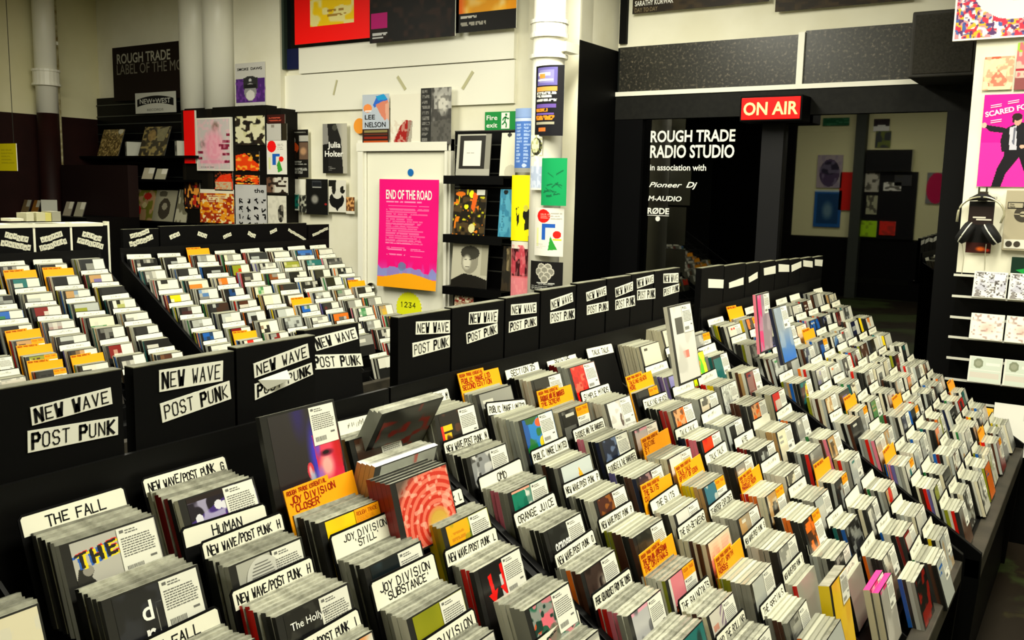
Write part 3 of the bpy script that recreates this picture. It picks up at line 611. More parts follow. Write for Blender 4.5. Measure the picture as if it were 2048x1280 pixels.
a = Art(60, 56, '#121110'); a.lines(.25, .72, .8, .80, 2, '#c0c0b8', 4, 1, .6, True).lines(.05, .84, .9, .87, 1, '#c0c0b8', 5).lines(.05, .9, .6, .99, 2, '#b0b0a8', 6)
for (u, v) in ((.4, .2), (.6, .2), (.33, .35), (.67, .35), (.5, .3), (.42, .48), (.58, .48), (.5, .6)): a.ell(u, v, .12, .14, '#c8c4b4').ell(u, v, .09, .105, '#7a786c', .8)
on_pipe('skull_poster', 1057, 521, 1120, 585, a, 'black poster with a cluster of pale drawn heads, lowest on the downpipe', .03, YW-.46)
a = Art(36, 80, '#d86a70'); a.rect(0, .02, 1, .12, '#e4e0d0').rect(.05, .12, .95, .6, '#3a0a10').noise(8, '#d04a58', .5, .58, 3, .9).rect(0, .62, 1, 1, '#e08088').noise(14, '#f0a0a0', .5, .7, 5, .4).rect(0, 0, 1, .06, '#e4e0d0')
on_pipe('red_photo_poster', 1020, 482, 1054, 600, a, 'pink poster with a dark red photograph under the yellow one', .02, YW-.30)
a = Art(14, 30, '#14181c').rect(.1, .3, .5, .9, '#2a5a5a')
on_pipe('small_dark_flyer', 1056, 472, 1069, 516, a, 'tiny dark flyer beside the yellow poster foot', .002, YW-.36)

# ---- black shelves of records between door and pillar
def sleeve(name, w, h, art, label, loc, lean=8, yaw=0, group=None, cat='record sleeve', t=.006, m=None):
    b = MB(); b.box((0, 0, 0), (w, t, h)); o = b.build(name, mat('sleeve_card', '#4a4944', .5)); o.location = loc; o.rotation_euler = (math.radians(-lean), 0, math.radians(yaw))
    P = lambda u, v: np.stack([u, -.0006+0*u, v], 1)
    link(bpy.data.objects.new('printed_cover', picture_mesh(name+'_print', w, h, art, m or GLOSS, P)), o)
    return tag(o, label, cat, group)
A = at_y(912, 262, YW-.02); B = at_y(1030, 262, YW-.02)
sh = empty('record_shelves', ((A.x+B.x)/2, YW, 0)); tag(sh, 'black slatted shelving of records between the white door and the pillar', 'shelves')
def sub(name, b, m): o = b.build(name, m, sh); o.matrix_parent_inverse = Matrix.Translation(-sh.location); return o
b = MB(); b.box((A.x, YW-.03, .3), (B.x, YW-.001, A.z)); sub('back_panel', b, SHELF)
shz = [at_y(970, y, YW-.13).z for y in (352, 472, 578)]
for z in shz:
    b = MB(); b.box((A.x, YW-.16, z-.015), (B.x, YW-.03, z)); b.box((A.x, YW-.165, z-.06), (B.x, YW-.155, z+.0)); sub('shelf', b, SHELF)
b = MB(); z = A.z
while z > 1.0: b.box((A.x, YW-.034, z-.008), (B.x, YW-.03, z)); z -= .1
sub('slat_grooves', b, mat('slat_glint', '#3a3a34', .3, .5))
a1 = Art(50, 56, '#b4b2a4').rect(.08, .04, .84, .84, '#23221e').rect(.2, .16, .72, .76, '#e9e4da').noise(9, '#5a584c', .6, .7, 3, .0).rect(.84, .0, 1, 1, '#8c8a7e').rect(0, .84, 1, 1, '#a8a69a').lines(.3, .44, .6, .47, 1, '#8a8880', 3, .7)
a2 = Art(30, 56, '#e6e2cc').ell(.5, .05, .14, .05, '#1a1a16').ell(.7, .92, .4, .18, '#b8b4a0', .6)
a3 = Art(60, 60, '#1c1710').noise(9, '#4a3a22', .5, .65, 3).noise(13, '#e07a18', .76, .84, 9).noise(12, '#c8c020', .80, .88, 14).ell(.55, .1, .08, .08, '#f0f018').ell(.4, .38, .07, .05, '#e8e424').poly([(.6, .05), (.75, .1), (.65, .5), (.55, .4)], '#e8601c').rect(.7, 0, .95, .12, '#d8d8cc').ell(.2, .1, .15, .05, '#e07018').ell(.6, .85, .1, .1, '#d8d090')
a4 = Art(30, 56, '#4a9ab8').rect(.1, .1, .9, .9, '#58a8c4').noise(8, '#3a86a8', .5, .6, 5).ell(.4, .06, .16, .05, '#10181c').lines(.2, .2, .4, .9, 12, '#3a7a94', 4)
a5 = Art(60, 60, '#b8b4a0').ell(.5, .38, .24, .3, '#8c8878').ell(.5, .2, .26, .16, '#3a3830').ell(.42, .42, .14, .2, '#d4d0bc', .9, .4).ell(.38, .36, .03, .015, '#1a1a16').ell(.52, .36, .03, .015, '#1a1a16').rect(.38, .52, .5, .535, '#4a4438').poly([(0, .85), (.35, .68), (.7, .72), (1, .8), (1, 1), (0, 1)], '#1c1a16').rect(.82, 0, 1, .7, '#a09c88')
a6 = Art(24, 60, '#17140f').poly([(.3, .05), (.9, 0), (.7, .55), (.4, .55)], '#a8946a', .8).noise(8, '#3a3020', .5, .6, 3, .7)
for (l, t, r_, b_, art, lab, si) in ((912, 268, 978, 352, a1, 'silver-framed sleeve with a white centre on the top black shelf', 0), (1000, 265, 1030, 350, a2, 'plain cream sleeve beside the silver-framed one, half behind the blue poster', 0),
      (905, 378, 968, 462, a3, 'dark sleeve with yellow and orange lights on the middle black shelf', 1), (997, 378, 1023, 464, a4, 'light blue sleeve beside the one with coloured lights', 1),
      (902, 486, 972, 566, a5, 'black-and-white sleeve with a quiffed young face on the lower black shelf', 2), (1003, 492, 1024, 576, a6, 'brown-black sleeve beside the quiffed face sleeve', 2)):
    Y = YW-.15; A_ = at_y(l, t, Y); B_ = at_y(r_, b_, Y); z = shz[si]+.002
    sleeve('record_sleeve', B_.x-A_.x, A_.z-z, art, lab, (A_.x, YW-.15, z), 5, group='records on the black wall shelves')
a = Art(30, 20, '#a08a70').noise(12, '#7a2a20', .5, .6, 3).noise(15, '#d8d0b0', .62, .7, 5)
A_ = at_y(908, 590, YW-.15); B_ = at_y(945, 630, YW-.15)
b = MB(); b.box((at_y(912, 262, YW-.02).x, YW-.16, B_.z-.03), (B.x, YW-.03, B_.z-.002)); sub('shelf', b, SHELF)
sleeve('record_sleeve', B_.x-A_.x, A_.z-B_.z, a, 'reddish mottled sleeve, lowest on the black shelves behind the header boards', (A_.x, YW-.15, B_.z), 5, group='records on the black wall shelves')

# ---- label-of-the-month display in the corner
A = at_y(228, 97, YW-.06); B = at_y(384, 190, YW-.06)
o = box_obj('label_sign', (A.x, YW-.08, B.z-.02), (B.x, YW-.015, A.z), mat('sign_brown', '#170e0a', .6, .12)); tag(o, 'dark brown ROUGH TRADE LABEL OF THE MONTH sign above the corner shelves', 'sign')
Y = YW-.082; G1 = mat('sign_grey', '#9a9888', .5); g2 = at_y(234, 131, Y); g3 = at_y(341, 119, Y)
for nm, body, l, r_, yb, hh, mm, bo in (('sign_lettering', 'ROUGH TRADE', 234, 341, 128, 20, G1, .025), ('sign_lettering', 'LABEL OF THE MONTH', 234, 402, 150, 21, mat('sign_dim', '#6e6a5c', .5), 0)):
    p0 = at_y(l, yb, Y); p1 = at_y(r_, yb, Y); hgt = at_y(l, yb-hh, Y).z-p0.z
    t_ = textfit(nm, body, p0.x, p1.x, p0.z, hgt, Y, mm, None, bo); t_.parent = o; t_.matrix_parent_inverse = Matrix.Translation(-o.location)
A = at_y(197, 193, YW-.02); B = at_y(372, 193, YW-.02)
sh = empty('display_shelves', ((A.x+B.x)/2, YW, 0)); tag(sh, 'black slatted display shelves in the corner under the label-of-the-month sign', 'shelves')
b = MB(); b.box((A.x, YW-.04, .2), (B.x+.5, YW-.013, at_y(284, 193, YW).z)); sub('back_panel', b, SHELF)
b = MB()
for y in (208, 231, 247): z = at_y(240, y, YW-.05).z; b.box((A.x, YW-.05, z-.01), (B.x+.5, YW-.04, z))
for y in (267, 282, 312, 325, 352, 375): z = at_y(240, y, YW-.05).z; b.box((A.x, YW-.048, z-.006), (B.x+.5, YW-.04, z))
sub('slat_grooves', b, mat('slat_glint2', '#2a2e2a', .3, .5))
shz = [at_y(280, y, YW-.2).z for y in (312, 358, 440)]
for z in shz:
    b = MB(); b.box((A.x, YW-.25, z-.02), (B.x+.4, YW-.04, z)); sub('shelf', b, SHELF)
# white name card, square price cubes
p0 = at_y(270, 187, YW-.1); p1 = at_y(352, 224, YW-.1); w, h = p1.x-p0.x, p0.z-p1.z
b = MB(); b.box((0, 0, 0), (w, .006, h)); o = b.build('name_card', mat('card_grey', '#b9b9ae', .5)); o.location = (p0.x, YW-.1, p1.z); tag(o, 'pale grey NEW WEST logo card on the corner shelves', 'sign')
b = MB(); n = 12; arc = lambda u: .16*h*(1-((u-.5)*2)**2)
top = [(w*(.05+.9*i/n), -.001, h*.68+arc(i/n)) for i in range(n+1)]; bot = [(w*(.05+.9*i/n), -.001, h*.32+arc(i/n)) for i in range(n, -1, -1)]
for i in range(n): b.quad(top[i], top[i+1], bot[n-i-1], bot[n-i])
b.build('logo_banner', inkd, o)
textfit('logo_lettering', 'NEW+WEST', w*.12, w*.88, h*.47, h*.24, -.003, mat('card_grey', '#b9b9ae'), o, .02); textfit('logo_lettering', 'RECORDS', w*.3, w*.7, h*.1, h*.12, -.002, mat('mid_grey_ink', '#6a6a60'), o, 0)
def cube_sign(x, y, z, lab, s=.13):
    b = MB(); b.box((-s/2, -s/2, 0), (s/2, s/2, s)); o = b.build('price_cube', mat('cube_white', '#a9a99c', .5)); o.location = (x, y, z); o.rotation_euler = (0, 0, -.5)
    b = MB(); b.disc((0, -s/2-.001, s*.5), (0, -1, 0), s*.22, .001, 16); b.build('cube_logo', mat('cube_logo', '#3a3a34', .6), o); tag(o, lab, 'sign', 'white cube signs')
p = at_y(268, 328, YW-.15); cube_sign(p.x, YW-.15, shz[0]+.0, 'white cube sign standing on the corner shelves below the name card')
p = at_y(368, 326, YW-.15); cube_sign(p.x, YW-.15, shz[0]+.0, 'white cube sign half behind the plain red panel')
def corner_sleeve(l, t, r_, b_, art, lab, zb, lean=18, cat='record sleeve'):
    Y = YW-.2; A_ = at_y(l, t, Y); B_ = at_y(r_, b_, Y); sleeve('record_sleeve', B_.x-A_.x, (A_.z-zb), art, lab, (A_.x, Y, zb+.001), lean, group='records on the corner shelves', cat=cat)
g1 = Art(60, 60, '#6a5a30').noise(18, '#a8905a', .4, .7, 3).noise(26, '#4a3a1c', .5, .75, 6).ell(.85, .08, .12, .1, '#b8b4a0')
g2 = Art(60, 60, '#2a2418').noise(14, '#8a7a48', .42, .72, 13).poly([(.5, .1), (.95, 0), (.85, .5), (.6, .5)], '#7a7454', .9).ell(.35, .3, .15, .2, '#8a7040', .8)
corner_sleeve(192, 256, 236, 309, g1, 'olive and gold sleeve leaning on the corner shelves, nearest the brown dado', shz[0])
corner_sleeve(274, 250, 328, 309, g2, 'dark gold sleeve leaning beside the cube sign', shz[0])
gg = [Art(24, 24, '#9a9880').noise(7, '#4a4838', .5, .6, 3), Art(24, 24, '#8c8a74').noise(7, '#2c2a20', .5, .6, 9), Art(30, 30, '#b8946a').noise(7, '#7a7a2a', .5, .6, 13).ell(.2, .7, .18, .18, '#c8201c').ell(.6, .2, .2, .12, '#c02a20').ell(.5, .5, .12, .1, '#d8c890'), Art(30, 34, '#8e8a74').ell(.5, .6, .28, .34, '#3a342a').ell(.5, .52, .12, .12, '#8a8470').ell(.35, .12, .2, .1, '#4a4638'), Art(20, 30, '#a8a48c').noise(6, '#6a6650', .5, .6, 5)]
for (l, t, r_, b_, k, lab) in ((195, 376, 240, 398, 0, 'grey sleeve lying first on the lower corner shelf'), (242, 376, 268, 400, 1, 'small pale sleeve second along the lower corner shelf'), (262, 378, 303, 437, 2, 'sleeve with red blotches on tan, leaning on the lower corner shelf'), (301, 378, 345, 440, 3, 'grey-green sleeve with a dark crouching shape'), (346, 377, 372, 442, 4, 'pale olive sleeve half behind the dark post')):
    corner_sleeve(l, t, r_, b_, gg[k], lab, shz[2], 14)
for i, (l, t, r_, b_) in enumerate(((197, 333, 213, 350), (216, 333, 237, 350), (282, 334, 304, 352), (308, 336, 330, 352))):
    aa = Art(10, 12, ('#a8701c', '#c8921c', '#b8b098', '#a8a48c')[i]).rect(.5, 0, 1, .5, '#d8d4c4')
    corner_sleeve(l, t, r_, b_, aa, ('amber CD first on the middle corner shelf', 'amber CD second on the middle corner shelf', 'pale CD third on the middle corner shelf', 'pale CD last on the middle corner shelf')[i], shz[1], 20, 'CD')
# low counter shelf in the dark corner by the left wall
A = at_y(28, 452, 4.6); B = at_y(196, 452, 4.6)
sh = empty('counter_shelf', ((A.x+B.x)/2, 4.6, 0)); tag(sh, 'low black display unit against the brown dado behind the reduced racks', 'shelves')
z = at_y(100, 430, 4.6).z
A.x = max(A.x, -8.22); b = MB(); b.box((A.x, 4.5, 0), (B.x, 5.0, z)); sub('cabinet', b, SHELF)
b = MB(); b.box((A.x, 4.9, z), (B.x, 5.0, z+.45)); sub('back_panel', b, mat('reddish_black', '#140807', .5, .2))
p = at_y(98, 410, 4.7); cube_sign(p.x, 4.7, z, 'white cube sign on the low unit by the brown dado')
for i, (l, r_) in enumerate(((40, 55), (60, 74), (124, 140), (146, 164))):
    A_ = at_y(l, 411, 4.62); B_ = at_y(r_, 430, 4.62); aa = Art(10, 12, ('#7a6440', '#8a5a20', '#8a8270', '#8c8874')[i]).rect(.5, 0, 1, .5, '#bab6a4')
    sleeve('compact_disc', B_.x-A_.x, .13, aa, ('brown CD first along the low unit', 'amber CD second along the low unit', 'grey CD after the cube sign on the low unit', 'grey CD last on the low unit')[i], (A_.x, 4.62, z+.001), 20, group='CDs on the low unit', cat='CD')
# yellow hanging sign
A_ = at_y(-26, 288, 4.2); B_ = at_y(37, 342, 4.2)
a = Art(40, 34, '#d8c808').lines(.5, .2, .95, .8, 5, '#b0a010', 3, .6, .5)
sheet('yellow_notice', A_.x, A_.z, B_.x-A_.x, A_.z-B_.z, 4.2, a, label='yellow notice hanging at the shop edge before the dark corner', cat='notice', thick=.006)
b = MB(); 
for x in (A_.x+.05, B_.x-.05): b.tube([(x, 4.2, A_.z), (x, 4.2, 3.9)], .003, 6)
o = b.build('notice_cords', mat('dark_cord', '#22221c', .6)); o.parent = [q for q in bpy.data.objects if q.name.startswith('yellow_notice')][0]; o.matrix_parent_inverse = o.parent.matrix_basis.inverted()

# ---- ON AIR box
A = at_y(1481, 193, YF-.2); B = at_y(1603, 241, YF-.2); w, h = B.x-A.x, A.z-B.z
b = MB(); b.box((0, 0, 0), (w, .19, h)); o = b.build('on_air_sign', BLACKP, bevel=.006); o.location = (A.x, YF-.2, B.z); tag(o, 'red illuminated ON AIR light box over the studio window', 'sign')
b = MB(); e = .012; b.box((e, -.006, e), (w-e, -.0005, h-e)); b.build('lit_panel', mat('lit_red', '#d00000', .4, .2, emit='#ff0a04', estr=1.0), o, bevel=.01)
textfit('lit_lettering', 'ON AIR', w*.07, w*.94, h*.26, h*.50, -.009, mat('lit_cream', '#f8e090', .5, .1, emit='#ffd878', estr=.9), o, .03)
# ---- speaker box at the corner
A = at_y(1826, 24, YF-.45); B = at_y(1949, 150, YF-.45)
b = MB(); b.box((0, 0, 0), (B.x-A.x, .42, A.z-B.z)); o = b.build('wall_speaker', mat('speaker_grey', '#2f2d28', .6, .25, noise='#2a2823', nscale=30), bevel=.008); o.location = (A.x, YF-.45, B.z); tag(o, 'big square dark grey speaker box mounted at the studio corner', 'speaker')
b = MB(); b.box((.02, -.006, .02), (B.x-A.x-.02, -.0005, A.z-B.z-.02)); b.build('speaker_grille', mat('grille_cloth', '#34322c', .8, .1, noise='#2b2924', nscale=90), o)
# ---- lettering on the studio glass
root = empty('window_lettering', (at_y(1301, 300, YF).x, YF+.016, 1.5)); tag(root, 'white vinyl lettering reading ROUGH TRADE RADIO STUDIO on the black studio glass', 'lettering')
for body, l, r_, yt, yb, bo, shr in (('ROUGH TRADE', 1301, 1470, 261, 284, .035, 0), ('RADIO STUDIO', 1300, 1468, 290, 315, .035, 0), ('in association with', 1300, 1412, 328, 340.5, .02, 0), ('Pioneer', 1298, 1364, 363.5, 374, .02, .35), ('Dj', 1372, 1394, 363.5, 375, .03, .35), ('M-AUDIO', 1296.5, 1363, 391, 401, .03, .15), ('R\u00d8DE', 1295, 1338, 415, 427, .04, 0)):
    Y = YF+.017; p0 = at_y(l, yb, Y); p1 = at_y(r_, yb, Y); hgt = at_y(l, yt, Y).z-p0.z
    o = textfit('glass_lettering', body, p0.x, p1.x, p0.z, hgt, Y, WHITEINK, None, bo, shr); o.parent = root; o.matrix_parent_inverse = Matrix.Translation(-root.location)
b = MB(); p = at_y(1315.5, 437.5, YF+.017); b.disc(p, (0, -1, 0), .018, .001, 20)
p0 = at_y(1295, 430, YF+.017); p1 = at_y(1338, 430, YF+.017); b.box((p0.x, YF+.015, p0.z-.003), (p1.x, YF+.0165, p0.z+.001))
o = b.build('logo_dot', WHITEINK); o.parent = root; o.matrix_parent_inverse = Matrix.Translation(-root.location)
# ---- inside the studio: desk with a computer
p0 = at_y(1675, 555, 6.6); p1 = at_y(1807, 575, 6.6)
t = empty('studio_desk', ((p0.x+p1.x)/2, 6.8, 0)); tag(t, 'dark desk behind the studio glass', 'desk')
b = MB(); b.box((p0.x-.7, 6.5, .72), (p1.x+.2, 7.2, .76)); o = b.build('desk_top', STUDIO, t); o.matrix_parent_inverse = Matrix.Translation(-t.location)
for x in (p0.x-.65, p1.x+.15):
    b = MB(); b.box((x, 6.55, 0), (x+.05, 7.15, .72)); o = b.build('leg', STUDIO, t); o.matrix_parent_inverse = Matrix.Translation(-t.location)
cx = (p0.x+p1.x)/2; w = p1.x-p0.x
t = empty('desktop_computer', (cx, 6.75, .76)); tag(t, 'all-in-one computer seen from behind through the studio glass', 'computer')
b = MB(); b.box((-w/2, 0, .12), (w/2, .03, p0.z-.76)); b.build('screen_housing', mat('screen_back_dark', '#111112', .4), t)
b = MB(); b.box((-w/2, -.003, p1.z-.76-.0), (w/2, -.0005, p0.z-.76)); b.build('chin_panel', mat('chin_silver', '#b0b894', .4, .4), t)
b = MB(); b.disc((0, -.004, (p0.z+p1.z)/2-.76), (0, -1, 0), .012, .001, 12); b.build('chin_logo', inkd, t)
b = MB(); b.box((-.08, -.05, 0), (.08, .12, .01)); b.box((-.05, .03, .01), (.05, .04, .3)); b.build('stand', mat('stand_metal', '#555550', .4), t)

# ---- near right wall: posters, headphones, shelves of CDs
a = Art(110, 110, '#d88a90'); a.noise(26, '#e8b030', .52, .6, 3).noise(30, '#4a60a0', .6, .66, 7).noise(28, '#f0e8e0', .6, .68, 11).noise(33, '#c83048', .6, .66, 17).noise(36, '#5a3a6a', .66, .7, 23)
a.ell(.55, .40, .42, .42, '#dededa').lines(.52, .60, .72, .66, 2, '#b0b0ac', 3, .5).rect(0, 0, .02, 1, '#e8e4dc').rect(0, .98, 1, 1, '#e8e4dc')
A = at_y(1906, 84, YR-.01); sheet('record_print', A.x, A.z+.46, .46, .46, YR-.01, a, label='square floral print with a big white disc, at the top of the near white wall', cat='print', thick=.02, off=.002)
a = Art(44, 56, '#e8cfa8').rect(0, 0, 1, .08, '#e05a40').noise(6, '#f0a080', .5, .6, 3).poly([(.15, .75), (.5, .4), (.85, .75), (.75, .9), (.2, .9)], '#f0705a', .9).noise(12, '#e8e0b0', .55, .62, 9, .6)
wall_picture('framed_print', 1971, 115, 2024, 179, YR-.004, a, label='small coral and cream print on the near white wall', cat='print', thick=.006)
a = Art(30, 60, '#c8b0a0').rect(0, 0, 1, .2, '#9ac83a').rect(0, .55, 1, .6, '#a8283a').noise(9, '#c86a70', .5, .6, 5).rect(0, .75, 1, 1, '#8a4a4a')
wall_picture('framed_print', 2037, 86, 2090, 178, YR-.004, a, label='print with a green top edge beside the small coral print', cat='print', thick=.006)
a = Art(110, 150, '#fb1296'); a.rect(0, .52, 1, 1, '#f83aa8', .6)
def man(a):
    a.poly([(.30, .38), (.50, .30), (.62, .32), (.62, .62), (.30, .62), (.27, .5)], '#15131a')
    a.poly([(.32, .36), (.36, .42), (.12, .40), (.03, .345), (.05, .325)], '#17151c')
    a.poly([(.62, .32), (.74, .38), (.70, .60), (.62, .56)], '#15131a').poly([(.38, .36), (.47, .34), (.5, .6), (.4, .6)], '#c4c2cc').poly([(.44, .36), (.47, .36), (.46, .55), (.43, .52)], '#6a6a78')
    a.ell(.48, .28, .055, .06, '#c89a84').ell(.47, .245, .07, .04, '#2a1a14').rect(.41, .24, .44, .31, '#2a1a14').ell(.03, .33, .035, .03, '#e0b0a0').ell(.57, .565, .035, .02, '#d8a890')
    a.poly([(.34, .6), (.56, .6), (.56, .66), (.38, .86), (.33, 1.0), (.20, 1.0), (.26, .8), (.34, .66)], '#121016').poly([(.5, .6), (.64, .6), (.78, .84), (.8, 1), (.66, 1), (.64, .86)], '#121016')
man(a)
A = at_y(1970, 190, YR-.004); q = sheet('comedy_poster', A.x, A.z, .297*1.03, .425, YR-.004, a, label='hot pink SCARED FOR poster with a lunging man in a dark suit', cat='poster')
ln = mat('pale_pink_ink', '#f8c8e4', .6)
text_obj('poster_lettering', 'SCARED FOR', .024, ln, q, face_y((.012, -.0035, .322), .2), .05)
for i, (u, v) in enumerate(((.03, .372), (.10, .388), (.035, .302))):
    b = MB()
    for j in range(2): b.quad((u, -.0035, v-j*.009), (u+.045, -.0035, v-j*.009+.007), (u+.045, -.0035, v-j*.009+.011), (u, -.0035, v-j*.009+.004))
    b.build('small_print', ln, q)
# dark card, hook and headphones
a = Art(30, 60, '#231713').rect(0, .0, 1, .1, '#0e0c0a').rect(.0, .45, 1, .8, '#0c0b0a').rect(0, .8, 1, 1, '#3a120c').ell(.6, .92, .25, .06, '#f06a18', 1, .6).ell(.85, .94, .15, .04, '#d83818', 1, .6)
q = wall_picture('listening_card', 1940, 402, 1981, 507, YR-.012, a, label='dark card with orange foot hanging behind the headphones', cat='card', thick=.004)
b = MB(); b.box((.06*0+.02, -.004, .165), (.075, -.002, .172)); b.box((.035, -.004, .155), (.1, -.002, .162)); b.build('card_lettering', mat('pale_ink', '#cfc9b8', .6), q)
t = empty('headphones', tuple(at_y(1960, 445, YR-.06))); t.location.y = YR-.06; t.scale = (1.15, 1, 1.12); tag(t, 'black and silver headphones hanging from a hook on the near white wall', 'headphones')
arc = [(-.085*math.cos(s), 0, .035+.072*math.sin(s)) for s in [math.pi*i/16 for i in range(17)]]
arc = [(-.087, 0, .0)]+arc+[(.075, 0, .0)]
b = MB(); b.tube([(x, y-.012, z) for x, y, z in arc], .0035, 8); b.tube([(x, y+.012, z) for x, y, z in arc], .0035, 8); b.build('headband_wires', mat('pale_gold_metal', '#cfcbab', .25, .5, metal=.6), t, smooth=True)
b = MB(); b.tube([arc[6], arc[8], arc[9], arc[10], arc[12]], [.006, .014, .016, .014, .006], 10); b.build('headband_pad', mat('soft_black', '#0b0b0b', .7), t, smooth=True)
for sx, rot in ((-1, .5), (1, -.6)):
    b = MB(); M = Matrix.Translation((sx*.048, -.01, -.045)) @ Matrix.Rotation(rot, 4, 'Y') @ Matrix.Diagonal((1, 1, 1.25, 1))
    n0 = len(b.v); b.tube([(-.024, 0, 0), (-.02, 0, 0), (.012, 0, 0), (.022, 0, 0)], [.028, .036, .038, .026], 20); b.v = [tuple(M @ Vector(p)) for p in b.v]; e = b.build('ear_cup', mat('soft_black', '#0b0b0b', .7), t, smooth=True)
    b = MB(); b.tube([(-.004+.0, .037*math.cos(s), .037*math.sin(s)) for s in [2*math.pi*i/24 for i in range(25)]], .0028, 6, False); b.v = [tuple(M @ Vector(p)) for p in b.v]; b.build('cup_ring', mat('pale_silver', '#d8d8c8', .25, .5), e)
for q_ in ([(.03, 0, -.09), (.028, .02, -.13), (.03, .04, -.2)], [(-.06, 0, -.09), (-.05, .02, -.15), (-.055, .04, -.23)]):
    b = MB(); b.tube(q_, .0018, 6); b.build('headphone_cable', mat('grey_cable', '#b8b49c', .5), t)
b = MB(); s = .011
b.box((-.018, .045, .1), (.018, .055, .145)); b.box((-.02, 0, .125), (-.012, .05, .133)); b.box((.012, 0, .125), (.02, .05, .133)); b.box((-.02, -.004, .125), (-.012, 0, .165)); b.box((.012, -.004, .125), (.02, 0, .165)); b.box((-.018, .0, .10), (.018, .05, .106))
hk = b.build('headphone_hook', mat('hook_brown', '#2c2716', .5)); hk.location = t.location; tag(hk, 'small dark two-pronged hook that carries the headphones', 'hook')
b = MB(); b.disc((0, 0, 0), (0, -1, 0), .02, .001, 16); o = b.build('number_sticker', mat('sticker_cream', '#dedac6', .6)); c = at_y(1991, 396, YR-.002); o.location = (c.x, YR-.001, c.z); tag(o, 'round pale sticker reading 23 beside the headphone hook', 'sticker')
b = MB(); strokes(b, '23', -.010, -.005, .01, .007, .0015, 1.4, P=lambda u, v: (u, -.0015, v)); b.build('sticker_lettering', GREY_INK, o)
# grey boxed product on the wall
A = at_y(2014, 380, YR-.03); b = MB(); b.box((0, 0, -.28), (.24, .03, 0)); o = b.build('boxed_player', mat('box_greige', '#a79e84', .5, .3), bevel=.003); o.location = (A.x, YR-.032, A.z); tag(o, 'greige boxed player hanging on the near white wall', 'boxed product')
b = MB(); b.disc((.075, -.001, -.11), (0, -1, 0), .036, .001, 28); b.build('box_logo_disc', mat('box_dark', '#3a342a', .5), o)
b = MB(); b.disc((.075, -.002, -.11), (0, -1, 0), .013, .001, 20); b.box((.04, -.003, -.113), (.11, -.0022, -.108)); b.build('box_logo_centre', mat('box_greige', '#a79e84'), o)
b = MB(); b.box((.008, -.002, -.27), (.24, -.0005, -.228)); b.build('box_band', mat('box_white', '#d8d5c6', .5), o)
b = MB()
for x in (.028, .062): b.disc((x, -.0025, -.249), (0, -1, 0), .014, .001, 18)
b.build('box_dials', mat('box_dark', '#3a342a', .5), o)
b = MB(); b.box((.01, -.002, -.085), (.075, -.0005, -.055)); b.build('box_badge', inkd, o); b = MB(); b.box((.013, -.003, -.081), (.072, -.0022, -.059)); b.build('box_badge_plate', mat('box_greige', '#a79e84'), o)
text_obj('box_lettering', 'This\nNow', .008, inkd, o, face_y((.018, -.0035, -.07)), .03, lines=.9)
A = at_y(2024, 514, YR-.02); b = MB(); b.box((0, 0, -.09), (.2, .02, 0)); o = b.build('green_box', mat('dark_green_box', '#0b2a1c', .4)); o.location = (A.x, YR-.021, A.z); tag(o, 'dark green box with a bright green flash under the greige player box', 'boxed product')
b = MB(); b.prism([(.02, -.001, -.06), (.12, -.001, -.035), (.16, -.001, -.06), (.05, -.001, -.075)], (0, 0, 0), (0, -.001, 0)); b.build('box_flash', mat('flash_green', '#1a9a40', .4), o)
# slatwall lips and the CDs facing out
sh = empty('slatwall_shelves', (xr+.6, YR, 0)); tag(sh, 'black slatwall with pale metal lips below the near white wall', 'shelves')
lz = [at_y(1912, 549, YR-.07).z, at_y(1908, 591, YR-.07).z, at_y(1905, 633, YR-.07).z, at_y(1904, 673, YR-.07).z, at_y(1903, 715, YR-.07).z, at_y(1901, 757, YR-.07).z, at_y(1900, 800, YR-.07).z]
for z in lz:
    b = MB(); b.box((xr, YR-.075, z-.007), (xr+1.2, YR-.068, z+.004)); sub('shelf_lip', b, LIP)
    b = MB(); b.box((xr, YR-.068, z-.007), (xr+1.2, YR+.04, z-.004)); sub('shelf', b, SHELF)
arts = [Art(40, 36, '#d6d4d2').noise(6, '#a8a8b8', .4, .7, 3, .8).noise(20, '#3a3430', .62, .8, 5).noise(9, '#6a6460', .62, .8, 8, .8).rect(.6, .05, .95, .3, '#dcdad4'), Art(40, 36, '#dcd9cf').ell(.5, .55, .36, .3, '#d8a898', .7, .8).noise(12, '#9a7a70', .6, .85, 5, .8), Art(40, 36, '#c2cabc').ell(.25, .25, .16, .2, '#7a8068').ell(.25, .25, .1, .12, '#8e927c').rect(0, .5, 1, .52, '#dedccf').rect(0, .6, .95, .82, '#c9b8ac', .6).rect(.5, .2, .95, .3, '#d8dccc')]
names = ('white CD with grey pencil scribble', 'cream CD with a faint pink blotch', 'pale green CD with a round olive disc')
for rI, zi in ((0, 1), (1, 3), (2, 5)):
    for k, px in enumerate(((1944, 2013), (1938, 2007), (1935, 2004))[rI:rI+1]*2):
        A_ = at_y(px[0], 600+rI*80, YR-.09); x0 = A_.x+k*.149
        b = MB(); b.box((0, 0, 0), (.142, .01, .125)); o = b.build('cd_case', mat('white_case', '#d2d2c6', .3, .5), bevel=.0015); o.location = (x0, YR-.115, lz[zi]+.004); o.rotation_euler = (math.radians(-14), 0, 0)
        P = lambda u, v: np.stack([u+.008, -.0006+0*u, v+.004], 1)
        link(bpy.data.objects.new('cover_art', picture_mesh('cover_art', .13, .117, arts[rI], GLOSS, P)), o)
        tag(o, names[rI]+(' on the slatwall beside the studio' if k == 0 else ', second along its slatwall lip'), 'CD', 'CDs facing out on the slatwall')
